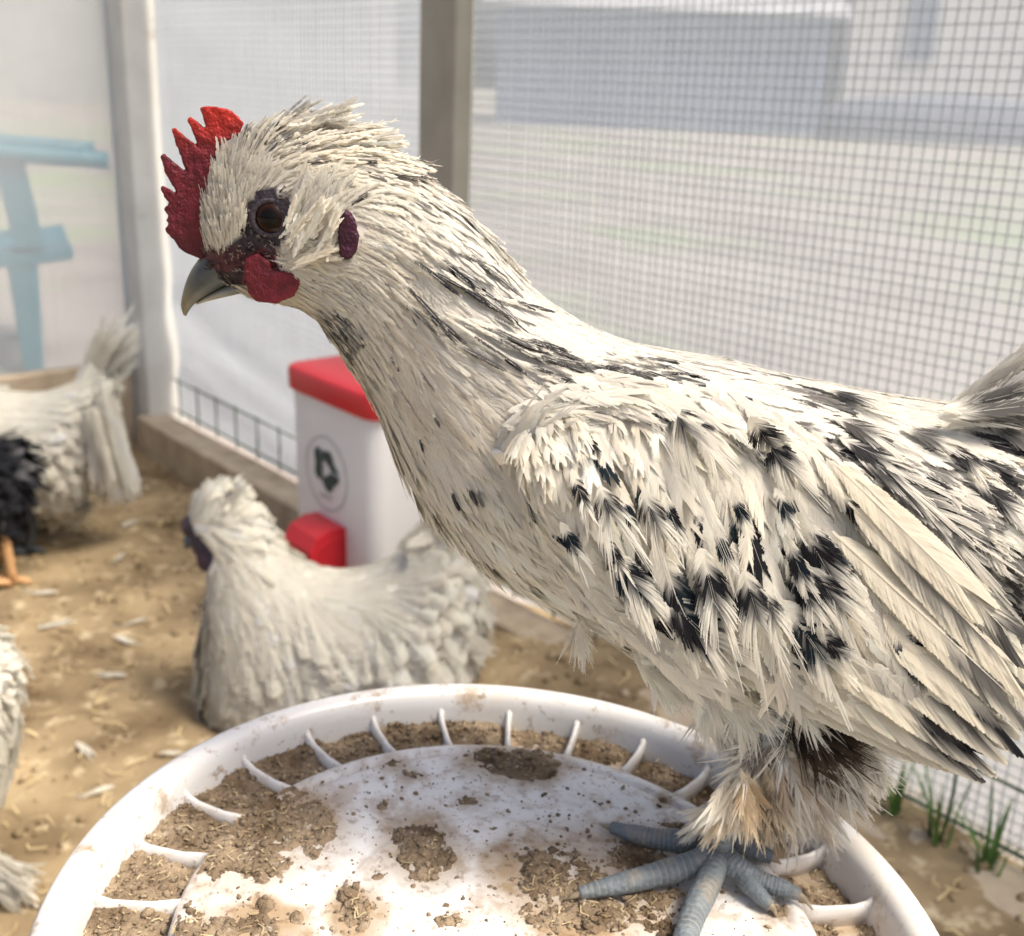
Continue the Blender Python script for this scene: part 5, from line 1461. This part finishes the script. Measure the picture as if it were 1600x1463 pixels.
leg([T1, T2, T3, T4, TS], [[LH(912, 1394, .0046), LH(898, 1400, .0036), LH(880, 1408, .0010)], [LH(1056, 1518, .0042), LH(1049, 1540, .003), LH(1042, 1560, .001)], [LH(1242, 1395, .004), LH(1256, 1404, .0032), LH(1270, 1422, .0008)], [LH(1201, 1413, .0034), LH(1208, 1420, .0026), LH(1213, 1432, .0007)]])
# far foot, mostly behind the near leg's feathers
fx, fy = 1120, 1290
B1 = toe([LH(1130, 1290, .009), LH(1085, 1312, .008), LH(1035, 1312, .006), LH(990, 1303, .0052), LH(955, 1293, .0042)], [.005, .0052, .0048, .0044, .0036, .0026])
B2 = toe([LH(1130, 1290, .009), LH(1165, 1290, .008), LH(1200, 1283, .0055), LH(1225, 1279, .004)], [.005, .0048, .0042, .0034, .0026])
B3 = toe([LH(1130, 1290, .009), LH(1150, 1312, .0085), LH(1180, 1330, .0060), LH(1205, 1340, .0045)], [.005, .0048, .0042, .0036, .0028])
BS = toe([LH(1126, 1296, .007), LH(1132, 1286, .010), BP(1150, 1255, .0), BP(1185, 1185, -.010), BP(1215, 1110, -.022), BP(1235, 1050, -.024)], [.0052, .0056, .0054, .0054, .0058, .0085, .013])
leg([B1, B2, B3, BS], [[LH(960, 1294, .0042), LH(948, 1291, .0036), LH(938, 1288, .0010)], [LH(1222, 1280, .004), LH(1234, 1278, .003), LH(1244, 1277, .001)], [LH(1202, 1338, .0045), LH(1212, 1344, .003), LH(1220, 1350, .001)]])
# shank feathering: white, brown and black fluff
TAN = np.array([.52, .36, .20]); BRN = np.array([.16, .11, .075])
rows = [((1215, 1120), (1170, 1195), .030, 30, WHITE, BLACK, .9, .3, .9, .6, 1.0, 34, 14), ((1190, 1150), (1158, 1232), .030, 24, WHITE, BRN, .7, .2, .8, .7, 1.0, 34, 10), ((1240, 1105), (1300, 1180), .034, 34, BRN * .6, BLACK, .8, .1, .9, .9, 1.1, 40, 14), ((1275, 1130), (1305, 1215), .026, 34, WHITE * .9, BRN, .8, .1, .9, .9, 1.1, 40, 20), ((1310, 1130), (1335, 1205), .020, 30, WHITE * .95, GREY, .5, .2, .9, .8, 1.1, 22, 16), ((1230, 1160), (1255, 1260), .028, 30, WHITE * .9, TAN, .6, .3, .9, .7, 1.1, 44, 20),
        ((1165, 1195), (1170, 1262), .030, 26, CREAM, TAN, .9, .3, 1.0, .8, 1.0, 40, 12), ((1180, 1205), (1205, 1290), .030, 24, CREAM * .9, BRN, .8, .45, 1.0, .6, 1.0, 30, 10), ((1145, 1232), (1108, 1288), .030, 18, WHITE, WHITE, 0, .1, .9, .7, 1.0, 26, 7), ((1150, 1240), (1116, 1296), .033, 18, CREAM, WHITE, .4, .1, .9, .7, 1.0, 18, 7), ((1128, 1258), (1068, 1312), .022, 12, WHITE, WHITE, 0, .1, .9, .7, 1.0, 7, 5),
        ((1150, 1215), (1132, 1278), .036, 20, WHITE, CREAM, .4, .1, .9, .7, 1.0, 34, 9), ((1170, 1220), (1164, 1284), .038, 20, CREAM, TAN, .6, .3, 1, .7, 1.0, 30, 9),
        ((1250, 1200), (1270, 1290), .012, 30, WHITE * .92, TAN, .4, .3, .9, .7, 1.1, 30, 20), ((1320, 1140), (1345, 1215), .0, 30, WHITE * .9, GREY, .3, .3, .9, .7, 1.1, 16, 16)]
tuft_feathers(rows, hen, 'leg_feathers', 34)
# belly fluff and vent fluff
tuft_feathers([((905, 965), (908, 1012), .030, 18, WHITE, WHITE, 0, 0, 1, 1, 1.1, 9, 5), ((1000, 1030), (1050, 1070), .030, 28, WHITE, WHITE, 0, 0, 1, 1, 1.0, 24, 10), ((1090, 1060), (1125, 1115), .034, 28, WHITE, WHITE, 0, 0, 1, 1, 1.0, 36, 12), ((1150, 1070), (1175, 1125), .036, 26, WHITE, WHITE, 0, 0, 1, 1, 1.0, 34, 12), ((1230, 1070), (1270, 1118), .038, 26, WHITE, WHITE, 0, 0, 1, 1, 1.1, 30, 14), ((1100, 1060), (1140, 1120), .0, 30, WHITE, WHITE, 0, 0, 1, 1, 1.1, 30, 18)], hen, 'belly_fluff', 34)

# ================================================================== OTHER BIRDS
def fluff_bird(name, label, rows, Y, spec, group, nfe, flow, wcol, dcol, fl, fw, tilt, leg_cols, legs, cat='hen', nr=60, nk=36, extra=None, dkp=0.0, face=None):
    root = thing(name, (0, 0, 0), label, cat, group)
    rings = ring_body(rows, Y, nr, nk)
    mn = rings.reshape(-1, 3); c0 = np.array([mn[:, 0].mean(), Y, 0.0]); c0[2] = floor_h(c0)[0]
    root.location = Vector(c0); ORIGIN[root.name] = c0
    cols = np.tile(np.asarray(wcol) * .9, (nr * nk, 1))
    pj_ = proj(rings.reshape(-1, 3))
    if face is not None:
        fm = in_poly(pj_[:, 0], pj_[:, 1], face); cols[fm] = (.05, .04, .06)
    bd = bird_mesh('body', rings, root, M['down'], cols)
    cl = np.concatenate([rings, rings[:, :1]], 1)
    nm_ = grid_normals(cl, centre=np.broadcast_to(rings.mean(1)[:, None, :], cl.shape))
    p_, n_, ar = sample_grid(cl, nm_, nfe)
    kp = (p_[:, 1] < Y + .01) | (rng.random(len(p_)) < .35)
    p_, n_ = p_[kp], n_[kp]
    q_ = proj(p_)
    cv_ = ctrl(flow, q_[:, 0], q_[:, 1])
    if face is not None:
        ok_ = ~in_poly(q_[:, 0], q_[:, 1], face); p_, n_, q_, cv_ = p_[ok_], n_[ok_], q_[ok_], cv_[ok_]
    k = len(p_); d = flow_dir(cv_[:, 0] + rng.normal(0, .13, k), cv_[:, 1] + rng.normal(0, .13, k), n_)
    ti = np.radians(tilt * (1 + rng.normal(0, .4, k)))[:, None]
    D = d * np.cos(ti) + n_ * np.sin(ti); N = n_ * np.cos(ti) - d * np.sin(ti)
    lm = cv_[:, 2]
    L = fl * lm * (1 + rng.normal(0, .2, k)).clip(.5, 1.6); W = fw * (1 + rng.normal(0, .2, k)).clip(.5, 1.6)
    bs = np.asarray(wcol) * (1 + rng.normal(0, .05, (k, 1)))
    o1 = np.ones(k)
    V, Q, C = feathers(p_ + n_ * .0008, D, N, L, W, bs, np.tile(np.asarray(dcol), (k, 1)), o1 * .2, o1 * 1.2, o1 * 1.2, (rng.random(k) < dkp) * .9, .02 * rng.random(k), .3, 5, .5, .6, .2, 1.0, 20, 8, .35, 2)
    o = mesh('plumage', V, Q, M['fluff'], root, smooth=False, cols=C); o['kind'] = 'stuff'
    for pts in legs:
        pts = [np.asarray(a, float) for a in pts]
        foot = pts[-1]; pr = [tube(catmull(np.array(pts), 10), np.linspace(.009, .006, 10), 8)]
        for a in (-.6, 0, .6, math.pi):
            e = foot + np.array([-math.cos(a), math.sin(a) * .9, 0]) * (.05 if a != math.pi else .025)
            pr.append(tube(np.array([foot, (foot + e) / 2 + UP * .004, e]), [.006, .005, .002], 6))
        v, f = merge(pr); mesh('leg', v, f, M['skin'], root, cols=np.tile(np.asarray(leg_cols), (len(v), 1)))
    return root

SW = np.array([.89, .865, .79])
# white silkie beside the feeder
YK = 1.10
SR = [((292, 818), (303, 862), .006), ((300, 790), (318, 885), .016), ((318, 772), (330, 905), .024), ((350, 768), (328, 935), .030), ((385, 788), (320, 975), .036), ((415, 822), (318, 1030), .046), ((450, 858), (326, 1095), .060), ((495, 884), (365, 1165), .074), ((550, 888), (450, 1215), .085), ((610, 870), (560, 1235), .088), ((660, 835), (650, 1205), .078), ((700, 824), (715, 1120), .055), ((728, 850), (742, 1040), .030), ((745, 905), (750, 980), .010)]
flow = [(320, 800, .35, -.8, .28), (350, 775, .8, -.5, .32), (330, 840, .5, .5, .28), (400, 810, .8, .5, .45), (330, 900, .1, 1, .6), (380, 880, .5, .85, .6), (430, 860, .8, .5, .6), (330, 1020, .1, 1, 1), (450, 950, .45, .9, 1), (520, 900, 1, 0, .9), (600, 880, .9, -.3, .7), (680, 840, .8, -.2, .6), (730, 900, .5, .85, .6), (740, 1000, .2, .95, .6), (600, 1000, .4, .9, 1.2), (500, 1100, .2, 1, 1.2), (680, 1120, .3, 1, 1.2)]
def gpt(px, py, Y, z=0):
    p_ = on_y(px, py, Y); p_[2] = z; return p_
sk_face = [(284, 812), (296, 806), (306, 836), (330, 846), (338, 880), (322, 896), (304, 880), (290, 850)]
def leg_from(px, Y, z0, dy=0):
    a = gpt(px, 1150, Y + dy, z0); b = a.copy(); b[2] = .05; b[0] += .012; c = a.copy(); c[2] = floor_h(c)[0] + .006
    return [a, b, c]
sk = fluff_bird('silkie', 'fluffy white silkie with a dark face standing in front of the feeder', SR, YK, None, 'white hens in the pen', 12500, flow, SW, SW, .060, .0085, 2.2, (.10, .10, .12), [leg_from(500, YK, .12, -.03), leg_from(530, YK, .12, .035)], face=sk_face)
# its beak, dark wattle and face
def sp_blob(name, px, py, Y, lat, rx, ry, rz, mat, parent, col):
    c0 = on_y(px, py, Y - lat)
    return blob(c0, rx, ry, rz, mat, name, parent, np.array([CR, FW, CD]), cols=col)
sp_blob('wattle', 322, 872, YK, .020, .010, .008, .015, M['skin'], sk, (.045, .022, .035))
sp_blob('comb', 296, 822, YK, .0, .008, .010, .012, M['skin'], sk, (.05, .035, .045))
sp_blob('eye', 318, 838, YK, .022, .0045, .004, .0045, M['skin'], sk, (.01, .01, .01))
bk_pts = [on_y(303, 838, YK), on_y(294, 848, YK), on_y(289, 858, YK)]
v, f = tube(bk_pts, [.009, .006, .001], 8); mesh('beak', v, f, M['skin'], sk, cols=np.tile(np.array([.10, .12, .14]), (len(v), 1)))
def long_tufts(rows, Y, parent, name, wcol, ppm, nb=26):
    bt = []
    for (b2, t2, lt, wpx, n_, spd, fr_) in rows:
        bb = np.array([on_y(b2[0] + random.gauss(0, spd), b2[1] + random.gauss(0, spd), Y - lt + random.gauss(0, .01)) for _ in range(n_)])
        tt = np.array([on_y(t2[0] + random.gauss(0, spd), t2[1] + random.gauss(0, spd), Y - lt + random.gauss(0, .012)) for _ in range(n_)])
        L = np.linalg.norm(tt - bb, axis=1); o1 = np.ones(n_)
        bt.append(feathers(bb, (tt - bb) / L[:, None], -FW + rng.normal(0, .3, (n_, 3)), L, o1 * wpx * ppm, np.tile(wcol, (n_, 1)) * (1 + rng.normal(0, .05, (n_, 1))), np.tile(wcol, (n_, 1)), o1 * 0, o1 * 0, o1, o1 * 0, .1 * o1, .5, nb, .4, fr_, .4, .9, 36, 12, .4, 4))
    v_, q_, c_ = join_batches(bt); o = mesh(name, v_, q_, M['fluff'], parent, smooth=False, cols=c_); o['kind'] = 'stuff'; return o
long_tufts([((640, 870), (700, 818), .02, 40, 40, 12, .8), ((680, 840), (735, 900), .02, 26, 30, 10, .8), ((715, 900), (752, 960), .02, 26, 16, 7, .9), ((700, 980), (752, 1022), .03, 22, 16, 8, .9), ((340, 782), (372, 764), .01, 8, 36, 9, .9)], YK, sk, 'tail', SW, YK * 1.1 / F)

# white hen at the left with raised tail and drooping wing
YL = 1.54
HR = [((-170, 560), (-160, 600), .02), ((-140, 530), (-140, 660), .04), ((-90, 560), (-100, 730), .055), ((-40, 600), (-50, 775), .075), ((10, 612), (10, 795), .085), ((60, 612), (60, 800), .085), ((105, 600), (100, 800), .078), ((140, 590), (128, 775), .062), ((158, 605), (150, 740), .040), ((168, 640), (165, 700), .015)]
flow2 = [(-140, 600, .3, .9, .6), (0, 620, 1, .05, .7), (0, 720, .6, .8, .7), (80, 640, 1, -.05, .6), (80, 740, .5, .85, .7), (140, 620, .7, -.3, .45), (150, 700, .3, .95, .45)]
def leg2(px, Y, z0, dy):
    a = gpt(px, 780, Y + dy, z0); b = a.copy(); b[2] = .05; b[0] += .01; c = a.copy(); c[2] = floor_h(c)[0] + .006; return [a, b, c]
wh = fluff_bird('white_hen', 'white hen with an upright tail and drooping wing by the corner post', HR, YL, None, 'white hens in the pen', 5500, flow2, SW, SW, .060, .012, 2, (.06, .07, .08), [leg2(35, YL, .14, -.06), leg2(62, YL, .14, .03)])
long_tufts([((118, 625), (166, 548), .0, 44, 26, 7, .6), ((130, 630), (175, 560), -.03, 40, 16, 7, .6)], YL, wh, 'tail', SW, YL * 1.08 / F, 40)
long_tufts([((150, 610), (172, 778), .05, 34, 16, 6, .4), ((165, 620), (196, 770), .04, 34, 16, 6, .4), ((140, 640), (160, 745), .07, 34, 10, 6, .4)], YL, wh, 'wing', SW, YL * 1.08 / F, 40)

# dark hen cut by the left edge
YD = 1.40
DR = [((-250, 700), (-245, 730), .02), ((-215, 650), (-210, 780), .05), ((-160, 660), (-155, 850), .07), ((-100, 680), (-95, 870), .075), ((-50, 690), (-45, 860), .07), ((-10, 690), (-8, 830), .055), ((14, 705), (16, 800), .035), ((26, 735), (27, 775), .012)]
flow3 = [(-100, 720, 1, .1, 1), (-100, 820, .7, .7, 1), (0, 720, .9, .2, 1), (0, 790, .5, .9, 1)]
a = gpt(-4, 830, YD - .03, .13); b = a.copy(); b[2] = .07; b[0] += .008; c = gpt(18, 880, YD - .03, 0); c[2] = floor_h(c)[0] + .007
a2 = a + np.array([-.05, .07, 0]); b2_ = b + np.array([-.05, .07, 0]); c2 = c + np.array([-.05, .07, 0])
dh = fluff_bird('dark_hen', 'charcoal hen with an orange leg cut off by the left edge', DR, YD, None, None, 2200, flow3, (.045, .047, .055), (.25, .25, .26), .036, .014, 10, (.62, .36, .17), [[a, b, c], [a2, b2_, c2]], dkp=.12)
# another white silkie entering at the lower left edge
YE = .80
ER = [((-330, 1000), (-320, 1100), .03), ((-270, 960), (-260, 1230), .06), ((-190, 950), (-180, 1310), .08), ((-110, 960), (-105, 1330), .08), ((-50, 985), (-48, 1310), .066), ((-12, 1020), (-12, 1270), .045), ((8, 1060), (9, 1220), .022), ((16, 1110), (16, 1170), .008)]
flow4 = [(-100, 1000, .9, .1, .8), (-100, 1200, .4, .9, .8), (0, 1050, .4, .9, .55), (0, 1200, .1, 1, .55)]
def leg4(px, Y, z0, dy):
    a = gpt(px, 1300, Y + dy, z0); b = a.copy(); b[2] = .05; c = gpt(px + 26, 1380, Y + dy, 0); c[2] = floor_h(c)[0] + .008; return [a, b, c]
eh = fluff_bird('silkie', 'white silkie mostly out of frame at the lower left edge', ER, YE, None, 'white hens in the pen', 4500, flow4, SW, SW, .045, .008, 2, (.45, .42, .36), [leg4(-40, YE, .13, -.02), leg4(-70, YE, .13, .05)])
long_tufts([((-30, 1335), (30, 1378), .03, 26, 30, 9, .9), ((-40, 1350), (20, 1400), .03, 26, 20, 9, .9)], YE, eh, 'foot_feathers', SW, YE * 1.15 / F)

# shed feathers on the litter
spots = [(192, 834, 26), (196, 868, 16), (60, 992, 28), (176, 998, 24), (200, 1062, 26), (92, 935, 24), (120, 1175, 26), (250, 1190, 22), (40, 1130, 28), (230, 970, 18), (260, 715, 30), (180, 1240, 24)]
where = ['behind the silkie, nearest the corner', 'just below the nearest-corner fluff', 'at the left, beside another long feather', 'left of the silkie breast', 'left of the silkie, curled', 'below the dark hen foot', 'above the lower left silkie', 'close to the bucket rim at the left', 'beside the lower left silkie', 'by the silkie chest', 'at the foot of the sill beam', 'between bucket rim and left edge']
for i, (x_, y_, l_) in enumerate(spots):
    p_ = on_z(x_, y_, 0); p_[2] = floor_h(p_)[0] + .006
    L = l_ * proj(p_)[2] / F * 1.3; a = random.uniform(0, 6.28)
    d = np.array([math.cos(a), math.sin(a), .12])
    one = lambda q: np.array([float(q)])
    v_, q_, c_ = feathers(p_[None], d[None], np.array([[0, 0, 1.0]]), one(L), one(L * .6), SW[None], SW[None], one(0), one(0), one(1), one(0), one(.2), .7, 26, .3, 1.0, .5, .9)
    v_[:, 2] = np.maximum(v_[:, 2], floor_h(v_) + .002)
    tag(mesh('shed_feather', v_, q_, M['fluff'], smooth=False, cols=c_, at=p_), 'small white feather on the litter ' + where[i], 'feather', 'shed feathers on the floor')
